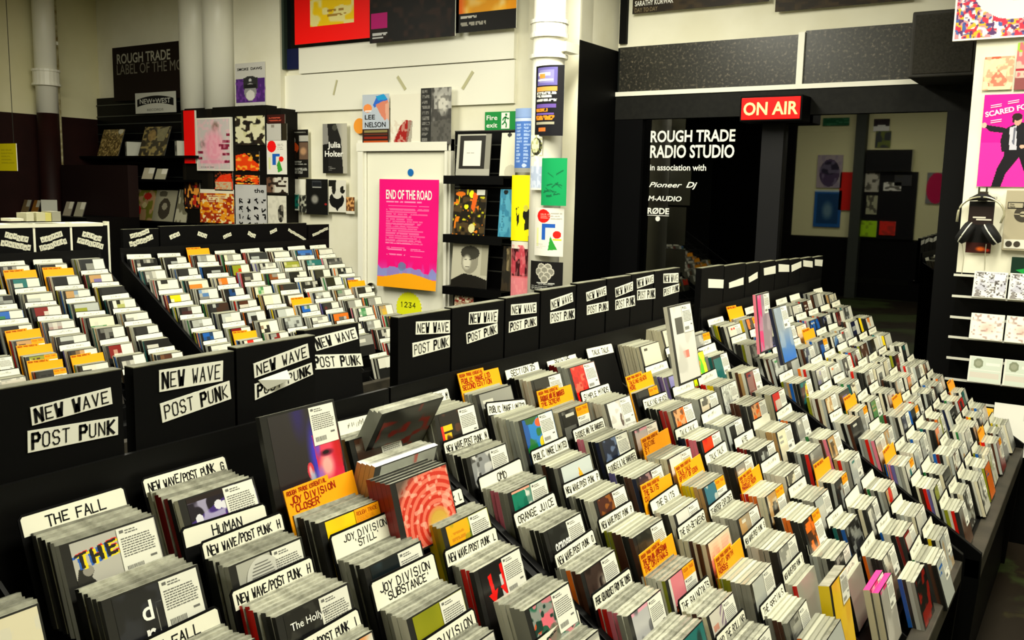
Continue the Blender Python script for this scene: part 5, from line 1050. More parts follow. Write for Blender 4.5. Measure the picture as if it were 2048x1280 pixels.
def cov(key):
    n = 40; A_ = lambda bg: FineArt(n, n, bg)
    if key == 'fall1':
        a = FineArt(70, 70, '#b4b2a8'); a.poly([(0, .42), (.04, .30), (.12, .27), (.17, .31), (.2, .36), (.16, .42), (.22, .5), (.3, .75), (.3, 1), (0, 1)], '#22211f').ell(.14, .34, .06, .06, '#8e8a80')
        for i, c in enumerate(('#1f5ab8', '#e02018', '#f0d810', '#14141a')):
            du, dv = ((-.02, .01), (.015, -.01), (.03, .012), (0, 0))[i]
            for q in ([(.02, .14), (.16, .12), (.16, .15), (.11, .155), (.12, .30), (.08, .30), (.07, .16), (.02, .17)], [(.19, .12), (.23, .115), (.235, .19), (.29, .185), (.285, .11), (.33, .105), (.345, .27), (.30, .275), (.295, .22), (.24, .225), (.245, .285), (.205, .29)], [(.37, .10), (.50, .085), (.50, .115), (.41, .125), (.415, .155), (.49, .15), (.49, .18), (.42, .19), (.425, .225), (.51, .215), (.51, .25), (.385, .265)]):
                a.poly([(u+du, v+dv) for u, v in q], c, .95)
        return a, 'white CD with a multicoloured THE and a dark standing man'
    if key == 'dragnet': 
        a = FineArt(60, 60, '#16171a'); a.rect(.44, .2, .98, .205, '#8a8a84').rect(.44, .2, .446, 1, '#8a8a84').noise(9, '#24262c', .5, .7, 3)
        return a, 'black CD with big white letters d and r'
    if key == 'purple_c': return FineArt(50, 50, '#1a1420').poly([(0, .3), (.55, .1), (.6, .5), (0, .7)], '#3a2470').noise(9, '#b8b4d0', .58, .66, 4, .8).ell(.12, .28, .05, .06, '#d8d8e0').ell(.42, .18, .06, .06, '#d8d8e0').ell(.5, .2, .05, .05, '#d8d8e0').ell(.45, .5, .25, .18, '#8a2aa0', .8).rect(0, .0, .6, .06, '#241a1a'), 'CD with a purple and violet pattern of round lights'
    if key == 'whitecircle': return FineArt(40, 40, '#1d1c1a').poly([(.0, .0), (.5, .0), (.5, .3), (0, .4)], '#a8a89c').ell(.34, .28, .22, .24, '#c9c8be'), 'dark CD with a large round white sticker'
    if key == 'holly': return FineArt(50, 50, '#121211').poly([(.4, .42), (.52, .28), (.62, .4), (.45, .8)], '#b8c020').noise(12, '#2a2a26', .6, .7, 3), 'black CD lettered The Hollyw, with a yellow-green shape'
    if key == 'heart':
        a = FineArt(90, 90, '#2e2b2c'); a.V = a.V*1.2; U_, V_ = a.U, a.V
        a.put(np.clip((.36-abs(U_-.5)), 0, 1)*0+np.clip((V_-.0)/.9, 0, 1)*.5, '#1a1014').ell(.42, .05, .14, .35, '#2a2060', .8, .8).ell(.62, .55, .16, .5, '#3a30b8', 1, .6).poly([(.58, .3), (.95, .26), (1, .9), (.72, .95), (.6, .75)], '#d02848').ell(.78, .45, .2, .12, '#e8405a', 1, .6).ell(.74, .66, .14, .18, '#f0a8a0', 1, .6).ell(.95, .5, .12, .3, '#c01018', .9, .7)
        a.ell(.76, .52, .13, .045, '#5a0a28', .9, .5).ell(.75, .515, .05, .02, '#1a0810').ell(.48, .66, .05, .09, '#c83040').ell(.475, .66, .03, .07, '#e8b0b0', .9, .5).ell(.50, .74, .06, .1, '#a8c8e0', .8, .6).ell(.3, .85, .2, .12, '#4a1018', .7, .8).ell(.63, .4, .06, .2, '#5048d8', .7, .6).ell(.62, .75, .08, .14, '#8a70d0', .8, .7).ell(.93, .88, .1, .08, '#8a0810')
        return a, 'large dark CD with a red and violet half-lit face in close-up'
    if key == 'yellow_c': return FineArt(30, 30, '#f2cf08').poly([(.46, .2), (.62, .14), (.74, .9), (.6, .9)], '#1a1a18').noise(4, '#e8bd05', .5, .8, 3), 'bright yellow CD with an orange-topped price sticker'
    if key == 'still': return FineArt(40, 40, '#10191c').poly([(.46, .35), (.56, .15), (.56, .95), (.42, .8)], '#1aa838').noise(6, '#1c2c34', .5, .7, 3), 'black CD with a bright green wedge'
    if key == 'olive_c': return FineArt(30, 30, '#8f8f18').noise(3, '#7c8014', .4, .8, 3), 'plain olive green CD'
    if key == 'swirl':
        a = FineArt(60, 60, '#c83020'); d = np.sqrt((a.U-.65)**2+(a.V-.75)**2); a.put(((d*9) % 1 > .5).astype(float)*.8, '#e88068').noise(16, '#f0c0a8', .6, .68, 5, .6).put(np.clip((.25-d)/.1, 0, 1), '#c8a040').put(np.clip((d-.75)/.15, 0, 1), '#5a4a40')
        return a, 'CD with a red and orange marbled swirl'
    if key == 'yel_l': return FineArt(40, 40, '#e8a810').lines(.08, .12, .45, .8, 8, '#c87808', 3, .7).rect(.5, 0, 1, 1, '#b8b418').ell(.6, .3, .12, .2, '#3a5a2a').noise(7, '#8a9020', .6, .7, 3, .6), 'amber and olive CD with a case-wide price sticker'
    if key == 'arrows': 
        a = FineArt(60, 60, '#171514'); a.rect(.42, .2, 1, 1, '#c4c4c0').rect(.75, .3, 1, 1, '#171514')
        for (u, v, s_) in ((.2, .3, 1), (.5, .25, 1.15)): a.poly([(u-.04*s_, v-.16*s_), (u+.04*s_, v-.18*s_), (u+.05*s_, v+.08*s_), (u+.13*s_, v+.06*s_), (u+.02*s_, v+.26*s_), (u-.1*s_, v+.1*s_), (u-.02*s_, v+.09*s_)], '#e81410')
        return a, 'black and white CD with thick red arrows'
    if key == 'rose': return FineArt(50, 50, '#8a9088').noise(8, '#2a6a50', .5, .58, 3).noise(9, '#c87880', .6, .66, 7).ell(.3, .3, .14, .12, '#e06a78').ell(.22, .42, .1, .1, '#2a5a44').ell(.1, .3, .1, .08, '#c8542a').noise(12, '#1c3a30', .66, .72, 9).ell(.42, .5, .14, .14, '#6a6a58', .8), 'CD with a cluster of pink and green flowers'
    if key == 'blocks': return FineArt(40, 40, '#1c1714').rect(.03, .2, .3, .3, '#f0c010').rect(.0, .34, .25, .44, '#f0c010').rect(.02, .46, .3, .6, '#1a5cb8').rect(0, .2, .06, .44, '#e02a18').noise(7, '#4a2a1c', .62, .7, 3).ell(.62, .4, .06, .2, '#d85a28', .8), 'black CD with yellow, red and blue blocks'
    if key == 'greyn': return FineArt(30, 30, '#8a8c8c').noise(8, '#c0c0bc', .5, .6, 3).noise(12, '#4a4a48', .6, .66, 6), 'grey marbled CD with a full white sticker'
    if key == 'teal_c': return FineArt(30, 30, '#1a7a60').poly([(.35, 0), (.62, 0), (.55, .6), (.45, .6)], '#d0d4c8').noise(9, '#0e5a46', .5, .6, 3, .6).rect(.0, .0, .5, .04, '#e8a088'), 'teal CD with a white flare'
    if key == 'orange_j': return FineArt(40, 40, '#1e1f1c').poly([(.2, .62), (.5, .5), (.6, 1), (.3, 1)], '#a8b088').noise(9, '#2c2e2a', .5, .6, 3, .8), 'charcoal CD lettered orange in white'
    if key == 'brownface': return FineArt(40, 40, '#3a2c26').ell(.42, .45, .18, .34, '#8a7c6e', .9, .6).noise(7, '#241a16', .5, .65, 3).ell(.5, .3, .1, .14, '#b0a898', .8, .8), 'dark brown CD with a faint pale figure'
    if key == 'pinktop': return FineArt(30, 30, '#b4b4b4').rect(0, 0, 1, .05, '#e0a0b0').noise(6, '#6a6a6c', .58, .68, 3).poly([(.4, .5), (.6, .4), (.7, 1), (.4, 1)], '#5a5a5c', .6), 'pale grey photo CD with a pink-tinted top'
    if key == 'parrot': return FineArt(50, 50, '#1a78c0').rect(0, 0, .16, 1, '#14509a').noise(7, '#1a6a30', .62, .68, 3).ell(.5, .12, .12, .08, '#e0582a').ell(.55, .5, .14, .12, '#e8c818').ell(.5, .75, .2, .2, '#3a8a28').poly([(.1, .0), (.5, .0), (.3, .12), (.1, .1)], '#2a5a28'), 'bright blue CD with green and yellow splashes'
    if key == 'triangle': return FineArt(30, 30, '#c4ccc8').poly([(.55, .1), (.66, .35), (.62, .8), (.4, .8)], '#e85010').poly([(.55, .1), (.66, .3), (.5, .4)], '#f0b020').grad(.3, 1, '#b8c4cc', .6), 'pale blue-white CD with an orange triangle'
    if key == 'brownsun': return FineArt(40, 40, '#48241a').ell(.62, .5, .16, .3, '#e8a818').noise(12, '#8a5020', .62, .68, 3).lines(.1, .5, .3, .8, 3, '#7a4a38', 3, .6), 'brown CD with a yellow sun shape'
    if key == 'darksun': return FineArt(40, 40, '#262620').ell(.6, .6, .14, .3, '#e8b018').noise(9, '#34342c', .5, .6, 3), 'near-black CD with a yellow oval'
    if key == 'pinkred': return FineArt(40, 40, '#e07880').rect(0, .5, 1, .72, '#c8622a').noise(16, '#4a1a14', .5, .56, 3).rect(0, 0, 1, .48, '#dd7c86').rect(0, .72, 1, 1, '#3a1410').rect(0, 0, .08, 1, '#d8d4c8'), 'pink CD with a rust-coloured crowd below'
    if key == 'raincoat': return FineArt(40, 40, '#cfcabc').put(((GX+GY) % 12 < 6)*(GX > 28)*1.0, '#8a7888').lines(.05, .2, .3, .9, 4, '#c86a50', 3, .6), 'cream CD with mauve diagonal stripes'
    if key == 'bwtext': return FineArt(30, 30, '#1e1e1a').lines(.4, .2, .9, .7, 5, '#c8c8bc', 3, .9), 'black CD covered in white type'
    if key == 'navyfig': return FineArt(30, 30, '#1a2236').noise(10, '#5a6a88', .6, .68, 3), 'navy CD with pale flecks'
    if key == 'plumpic': return FineArt(30, 30, '#3a2c32').noise(12, '#9a7a78', .6, .68, 3), 'plum-brown CD with a flecked picture'
    if key == 'redclaw': return FineArt(40, 40, '#e0160c').noise(8, '#f05a40', .55, .62, 3).noise(12, '#b00c08', .6, .66, 9).rect(0, .62, 1, 1, '#e0160c'), 'vivid red CD, top of its column'
    if key == 'figurewhite': return FineArt(40, 40, '#e2e0d6').ell(.45, .42, .06, .14, '#5a4a44').ell(.85, .85, .1, .12, '#c07880').noise(10, '#c8c4ba', .62, .7, 3), 'white CD with one tiny standing figure'
    if key == 'whitetxt': return FineArt(30, 30, '#dddbd0').lines(.35, .3, .7, .42, 1, '#3a3a34', 3), 'white CD with a line of dark type'
    if key == 'leo': return FineArt(40, 40, '#d09a68').noise(10, '#e86a18', .55, .62, 3).noise(14, '#7a4a2a', .62, .68, 8), 'tan and orange photo CD'
    if key == 'purplehaze': return FineArt(30, 30, '#7470a8').grad(.2, 1, '#5a588a', .7).noise(5, '#8c88bc', .5, .7, 3, .7), 'lilac-blue CD beside the acid yellow one'
    if key == 'acid': return FineArt(30, 30, '#e8f010').ell(.5, .3, .22, .16, '#f0a018').noise(8, '#58c018', .58, .66, 3).rect(0, .8, 1, 1, '#c83020', .8), 'acid yellow and green CD'
    if key == 'circles': return FineArt(50, 50, '#d8dad0').ell(.3, .3, .14, .16, '#a8aaa0', .8).noise(18, '#8a8c84', .6, .66, 4, .7).ell(.65, .35, .16, .14, '#b8bab0', .7), 'large pale CD with two grey wreath shapes'
    if key == 'plain_amber': return FineArt(20, 20, '#f0c41c').noise(4, '#e8b010', .5, .8, 3), 'tall amber yellow box set'
    if key == 'tealyel': return FineArt(30, 30, '#3a7080').poly([(.4, .4), (.7, .3), (1, 1), (.3, 1)], '#c8924a').noise(7, '#b8c0b8', .6, .68, 3), 'slate-blue and ochre CD'
    if key == 'redbright': return FineArt(30, 30, '#e83a12').noise(5, '#c81a0c', .5, .7, 3), 'flame red CD under a white sticker'
    if key == 'whitegreen': return FineArt(30, 30, '#c4ccb8').noise(5, '#8aa078', .5, .7, 3, .6), 'pale green-grey CD'
    if key == 'whitebig': return FineArt(30, 30, '#d8d6cc').rect(.15, .15, .5, .36, '#3a3a36').rect(.2, .6, .6, .7, '#e07a68').noise(5, '#c8c6bc', .6, .7, 3), 'white'
    if key == 'pinktall': return FineArt(30, 30, '#8a7a84').rect(0, 0, .3, 1, '#e01870').noise(7, '#b0a0a8', .5, .65, 3, .7), 'pink'
    if key == 'bluetall': return FineArt(30, 30, '#7a8a9c').grad(.4, 1, '#1c6ac8').noise(6, '#a0acb8', .55, .7, 3, .6), 'blue'
    if key == 'pinkbox': return FineArt(30, 30, '#a8a498').rect(0, 0, 1, .05, '#f02a78').noise(5, '#c4c0b4', .5, .7, 3), 'pink'
    return None, None

# ---------------------------------------------------------------- what stands in the racks
# (rack, column): cards from the back down: pixel of the card's top-left corner, kind, lettering, front cover, spines seen, sticker, extra
NW = 'NEW WAVE/POST PUNK  '
X = {
 ('A', 2): [((-245, 1262), 'n', '', 'cream', 'cream tan', 0), ((-160, 1408), 'w', 'JULIAN', 'cream', 'white', 0)],
 ('A', 3): [((48, 1030), 'w', 'THE FALL', 'fall1', 'charcoal black grey', 1), ((135, 1165), 'n', '', 'dragnet', 'black charcoal', 1), ((250, 1290), 'w', 'THE FALL', 'tan', 'grey', 0)],
 ('A', 4): [((277, 953), 'w', NW+'G', 'purple_c', 'white dark red dark red black white', 1), ((356, 1063), 'w', 'HUMAN', None, '', 0), ((408, 1080), 'w', NW+'H', 'whitecircle', 'black grey', 1), ((456, 1180), 'w', NW+'H', 'holly', 'red charcoal black', 1), ((548, 1300), 'w', NW+'I', 'white', 'grey', 0)],
 ('A', 5): [((545, 987), 'o', "JOY DIVISION|'CLOSER'", 'yellow_c', 'black charcoal', 2), ((660, 1087), 'w', "JOY DIVISION|'STILL'", 'still', 'grey black', 1), ((731, 1191), 'w', "JOY DIVISION|'SUBSTANCE'", 'olive_c', 'grey white', 1), ((815, 1292), 'w', 'JOY DIVISION', 'white', 'grey', 0)],
 ('A', 6): [((800, 1010), 'n', '', None, '', 0), ((815, 1015), 'w', NW+'L', 'yel_l', 'orange yellow olive', 1), ((874, 1111), 'w', NW+'L', 'arrows', 'grey red charcoal', 1), ((975, 1195), 'n', '', 'rose', 'white grey', 1), ((1052, 1290), 'w', 'EL PERRO DEL', 'white', 'grey', 0)],
 ('B', 0): [((808, 797), 'w', NW+'M', 'blocks', 'white grey', 1), ((883, 882), 'w', NW+'N', 'greyn', 'grey black charcoal', 1), ((955, 951), 'w', 'OMD', 'teal_c', 'white pink grey', 1), ((1020, 1028), 'w', 'ORANGE JUICE', 'orange_j', 'white black', 1), ((1099, 1111), 'w', NW+'O', 'brownface', 'grey orange brown brown', 1), ((1174, 1197), 'w', 'PERE UBU/ROCKET FROM THE TOMBS', 'pinktop', 'red pink grey', 1), ((1262, 1280), 'n', '', 'teal', 'orange cream', 0)],
 ('B', 1): [((915, 748), 'o', 'PUBLIC IMAGE LTD|SECOND EDITION', 'grey', 'silver silver grey', 0), ((990, 806), 'w', 'PUBLIC IMAGE LIMITED', 'parrot', 'white silver', 1), ((1060, 903), 'w', 'PUBLIC IMAGE LIMITED', 'triangle', 'grey brown black grey', 0), ((1126, 969), 'w', NW+'P', 'brownsun', 'grey black white', 1), ((1191, 1041), 'w', NW+'P', 'darksun', 'olive brown black brown', 1), ((1262, 1119), 'o', 'THE BRIAN JONESTOWN|THE ORIGINALS', 'pinkred', 'white white olive', 2), ((1346, 1206), 'w', 'THE RAINCOATS', 'raincoat', 'cream brown cream', 1), ((1425, 1275), 'w', 'AND THE ROLLING', 'grey', 'silver', 1)],
 ('B', 2): [((1012, 735), 'w', 'SECTION 25', 'bwtext', 'black white', 1), ((1068, 785), 'o', 'SIOUXSIE AND THE BANSHEES|THE SCREAM', 'black', 'grey cream', 2), ((1151, 854), 'w', 'SIOUXSIE AND THE BANSHEES', 'navyfig', 'pink cream black navy', 1), ((1206, 925), 'w', 'SIOUXSIE & THE BANSHEES', 'plumpic', 'lilac black brown navy', 1), ((1278, 974), 'o', 'THE SLITS|CUT', None, '', 0), ((1299, 999), 'w', 'THE SLITS', 'whitetxt', 'white black white', 1), ((1350, 1056), 'w', 'THE GO-BETWEENS', 'cream', 'cream brown cream brown cream', 0), ((1411, 1129), 'o', 'PATTI SMITH|HORSES', 'silver', 'olive grey grey', 1), ((1514, 1215), 'w', 'THE SPECIALS', 'grey', 'grey brown grey', 1)],
 ('B', 3): [((1092, 711), 'w', 'SUICIDE', 'redclaw', 'dark red silver', 1), ((1150, 786), 'w', 'SIMPLE MINDS', 'figurewhite', 'silver white', 1), ((1213, 862), 'n', '', 'pinktop', 'cream silver', 1), ((1270, 882), 'o', 'SUICIDE|S T', 'whitetxt', 'white cream', 1), ((1342, 936), 'o', 'TALK TALK|SPIRIT OF EDEN', 'tealyel', 'yellow yellow tan', 2), ((1405, 1017), 'w', 'TEARDROP EXPLODES', 'tan', 'white grey', 1), ((1476, 1077), 'w', NW+'S', 'grey', 'white grey black', 1), ((1549, 1158), 'w', NW+'T', 'whitegreen', 'white red grey', 1)],
 ('B', 4): [((1183, 692), 'w', 'TALK TALK', None, '', 0), ((1255, 752), 'o', 'TALKING HEADS|MORE', 'charcoal', 'grey black charcoal', 2), ((1286, 797), 'w', 'TALKING HEADS', 'leo', 'black black red cream', 1), ((1345, 858), 'w', 'TALK TALK', 'redbright', 'navy red pink black', 1), ((1402, 910), 'w', 'TALK TALK', 'grey', 'silver black', 1), ((1470, 957), 'o', 'TELEVISION|MARQUEE MOON', 'tan', 'red orange cream', 2), ((1535, 1030), 'n', '', 'orange', 'black orange black black', 2), ((1605, 1095), 'w', 'TUBEWAY ARMY', 'black', 'silver grey black', 1)],
 ('B', 5): [((1231, 672), 'w', '~', 'cream', 'cream cream cream cream', 0), ((1282, 735), 'w', '~', 'purplehaze', 'grey lilac', 2), ((1343, 775), 'w', '~', 'white', 'silver', 1), ((1392, 833), 'w', '~', 'silver', 'silver', 1), ((1466, 878), 'w', 'WIRE', 'charcoal', 'dark red black', 1), ((1514, 931), 'w', '~', 'cream', 'white', 1), ((1560, 990), 'w', '~', 'silver', 'black grey', 1)],
 ('B', 6): [((1310, 645), 'n', '', 'cream', 'cream', 0), ((1340, 690), 'w', '~', 'acid', 'grey lilac', 1), ((1392, 754), 'w', '~', 'circles', 'red yellow grey', 1), ((1450, 802), 'n', '', 'leo', 'brown charcoal', 1), ((1505, 842), 'w', '~', 'cream', 'cream tan', 1)],
}
SECT = []
for u in 'ABCDE':
    U = UN[u]
    for c in range(U['n']):
        ex = []
        for e in X.get((u, c), []):
            v = onslope(*e[0], u, .022 if e[1] == 'o' else 0); ex.append((v[0], U['y']+c*PITCH+.35*max(-.05, min(.05, v[1]-(U['y']+c*PITCH))), e))
        for k in range(U['k']):
            xk = U['x']+TX*k
            if any(abs(xk-x) < .062 for x, _, _ in ex): continue
            ex.append((xk, U['y']+c*PITCH, None))
        ex.sort(key=lambda t: t[0])
        for i, (x, y, e) in enumerate(ex):
            nx = ex[i+1][0] if i+1 < len(ex) else x+TX
            SECT.append(dict(u=u, c=c, k=i, x=x, y=y, e=e, gap=min(nx-x, .095)))
BT = [(-200, 812), (272, 738), (472, 700), (635, 668), (745, 643), (800, 637), (905, 618), (1083, 584), (1360, 537), (1650, 511)]
def hidden(px, py):
    if px < -70 or px > 2100 or py > 1345 or py < 0: return True
    return False
def behind_boards(px, py):
    if 750 < px < 797: return py > 800
    for (x0, y0), (x1, y1) in zip(BT, BT[1:]):
        if x0 <= px <= x1: return py > y0+(y1-y0)*(px-x0)/(x1-x0)+6
    return True
R = random.Random(11)
LEAN = -18
CASES = []; CARDS = []; STUFF = []
for s in SECT:
    U = UN[s['u']]; x, y = s['x'], s['y']; yc = y+.077
    z = slope_z(s['u'], x)+H
    px, py, dep = proj((x, yc, z))
    pxl = proj((x, y, z)); pxr = proj((x, y+.155, z))
    far = s['u'] in 'DE'
    if pxr[0] < 0 or pxl[0] > 2048 or min(pxl[1], pxr[1]) > 1290: continue
    if far and behind_boards(px, py-6) and behind_boards(pxl[0]+5, pxl[1]-4): continue
    e = s['e']
    rr = random.Random('%s%d%d' % (s['u'], s['c'], s['k']))
    if e is None:
        q = rr.random()
        po, pn = {'A': (0, .2), 'B': (.05, .2), 'C': (.06, .22), 'D': (.10, .12), 'E': (.09, .16)}[s['u']]
        kind = 'o' if q < po else ('n' if q < po+pn else 'w'); text = '~' if kind == 'w' else ''
        base = rr.choice(WN); spines = [rr.choice(WN) for _ in range(6)]; st = rr.choice([0, 1, 1, 1, 1]) if kind != 'o' else 2
        cover = base
    else:
        _, kind, text, cover, sp, st = e; spines = [w for w in sp.replace('dark red', 'dark_red').split()]; spines = [w.replace('_', ' ') for w in spines]
    s.update(kind=kind, text=text, cover=cover, st=st, z=z, dep=dep, rr=rr, n=0)
    lean = math.radians(LEAN+rr.uniform(-2.5, 2.5)); s['lean'] = lean
    # fronts of CDs: how many fit before the next card
    tC = .0104; n = max(1 if s['gap'] > .03 else 0, int((s['gap']-.018)/tC)-rr.choice([0, 0, 1, 2] if e is None else [0, 0, 1]))
    if e is not None and cover is None: n = 0
    if s['gap'] < .04: n = min(n, 2)
    ax = .008; drop = .024 if kind != 'o' else .050; drop += rr.uniform(0, .006)
    if kind == 'o': s['zc'] = z+.018
    sy = rr.uniform(-.004, .004)
    for i in range(n):
        xx = x+ax+i*tC+(rr.uniform(-.001, .001)); front = i == n-1
        zz = z-(.024 if kind != 'n' else .008)-.002*i/max(n, 1)-rr.uniform(0, .002)
        if kind == 'o': zz = z-.022-rr.uniform(0, .002)
        # stacks start further right when the card ends: cases are a bit narrower
        a = (FPX/dep)**2*(.142*(.036 if front else .0075))*(1 if not front else 1)
        sc = a*(1.35 if s['u'] in 'A' else 1)
        bn = spines[i*len(spines)//n] if spines else 'grey'
        CASES.append(dict(s=s, i=i, n=n, x=xx, y=yc+sy+rr.uniform(-.003, .003), z=zz, lean=lean+rr.uniform(-.008, .008), yaw=rr.uniform(-.015, .015), front=front, area=sc, sp=bn))
    if kind in 'wo': CARDS.append(s)
ZONES = [(-1.20, -1.10, .99, 1.19), (-1.14, -.965, 1.17, 1.39), (-.52, -.30, 1.97, 2.16), (-.46, -.29, 2.13, 2.37), (-1.21, -1.15, 2.72, 2.93), (-1.21, -1.14, 3.4, 3.78)]
CASES = [c for c in CASES if not any(a < c['x'] < b and d < c['y'] < e for a, b, d, e in ZONES) or c['s']['u'] in 'DE']
CARDS = [s for s in CARDS if not (s['u'] == 'B' and any(a < s['x'] < b and d < s['y']+.077 < e for a, b, d, e in ZONES[2:4]))]
CASES.sort(key=lambda c: -c['area'])
VIS = [c for c in CASES]
IND = VIS[:286]; REST = VIS[286:]

UNAMES = {"A": "nearest rack", "B": "middle rack", "C": "studio-side rack", "D": "back rack by the dado", "E": "back rack by the door"}
def colname(u, c):
    if u == 'A': return ['first', 'second', 'edge', 'THE FALL', 'G-to-I', 'JOY DIVISION', 'letter L'][c]+' column, nearest rack'
    if u == 'B': return ordw[c]+' column, middle rack'
    if u == 'C': return ordw[c]+' column, studio-side rack'
    if u == 'D': return ordw[c]+' column, dado back rack'
    return ordw[c]+' column, door back rack'
# every step is counted from the header boards down
# cards -----------------------------------------------------------
GRP = {'A': 'divider cards in the nearest rack', 'B': 'divider cards in the middle rack', 'C': 'divider cards in the studio-side rack', 'D': 'divider cards in the back rack by the dado', 'E': 'divider cards in the back rack by the door'}
used = {}
for s in CARDS:
    rr = s['rr']; th = s['lean']; h = CHT if s['kind'] == 'w' else CHT+.015
    top = Vector((s['x'], s['y']+.0775+rr.uniform(-.003, .003), s['z']+(.016 if '|' in s['text'] and s['kind'] == 'w' else 0)+(.022 if s['kind'] == 'o' else rr.uniform(-.003, .003))))
    o = bpy.data.objects.new('divider_card', ME_CARD if s['kind'] == 'w' else ME_ORANGE); link(o)
    roll = rr.uniform(-.03, .03)
    if s['e'] and s['text'] == 'PUBLIC IMAGE LIMITED' and s['k'] == 1: roll = -.12
    M = Matrix.Translation(top) @ Matrix.Rotation(th, 4, 'Y') @ Matrix.Rotation(roll, 4, 'X') @ Matrix.Translation((0, 0, -h))
    o.matrix_world = M; o.rotation_mode = 'XYZ'
    step = ordw[min(s['k'], 10)]+' step'
    if s['kind'] == 'w':
        st = bpy.data.objects.new('label_strip', ME_STRIP2 if '|' in s['text'] else ME_STRIP); link(st, o)
        if s['text'] == '~' or (not s['text']):
            if rr.random() < .85: link(bpy.data.objects.new('handwriting', rr.choice(SCRIB)), st)
            lab = 'white-strip divider card, %s, %s' % (step, colname(s['u'], s['c']))
        else:
            t = s['text']; ls = t.split('|')
            hh = .0105 if len(ls) > 1 else .0135
            if len(t) > 20: hh = .0125
            big = t.startswith('THE FALL') or t in ('OMD', 'HUMAN', 'SUICIDE', 'SECTION 25', 'ORANGE JUICE', 'JULIAN')
            me = hand_mesh([(q, hh) for q in ls], hh, .6, CHT-.0035-(.0035 if len(ls) > 1 else .004), seed=len(t)+s['k'])
            if me: link(bpy.data.objects.new('handwriting', me), st)
            lab = 'white divider card lettered %s, %s, %s' % (' '.join(t.replace('|', ' ').split()), step, colname(s['u'], s['c']))
    else:
        t = s['text']; ls = t.split('|') if t else []
        me = hand_mesh([('ROUGH TRADE ESSENTIAL', .0062)], .006, .6, h-.002, x=.0024, m=REDINK, left=-CW/2+.005, wmax=.088, sw=.0011)
        link(bpy.data.objects.new('printed_heading', me), o)
        if ls:
            me = hand_mesh([(q, .0105) for q in ls], .01, .6, h-.012, x=.0024, m=REDINK, left=-CW/2+.008, wmax=.11, sw=.0018, seed=5)
            link(bpy.data.objects.new('handwriting', me), o); lab = 'orange divider card lettered %s, %s, %s' % (' '.join(t.replace('|', ' ').split()), step, colname(s['u'], s['c']))
        else:
            b_ = hand_mesh([('UNO VIRELA'[rr.randrange(3):rr.randrange(6, 9)], .009)], .009, .6, h-.014, x=.0024, m=REDINK, left=-CW/2+.01, sw=.0016) if False else None
            lab = 'orange divider card, %s, %s' % (step, colname(s['u'], s['c']))
    w_ = lab.split()
    if len(w_) > 16: lab = ' '.join(lab.replace(' divider', '').replace(' lettered', '').split()[:20]); w_ = lab.split()
    if len(w_) > 16: lab = lab.replace('white ', '').replace('/ROCKET FROM THE TOMBS', '')
    tag(o, lab, 'divider card', GRP[s['u']])

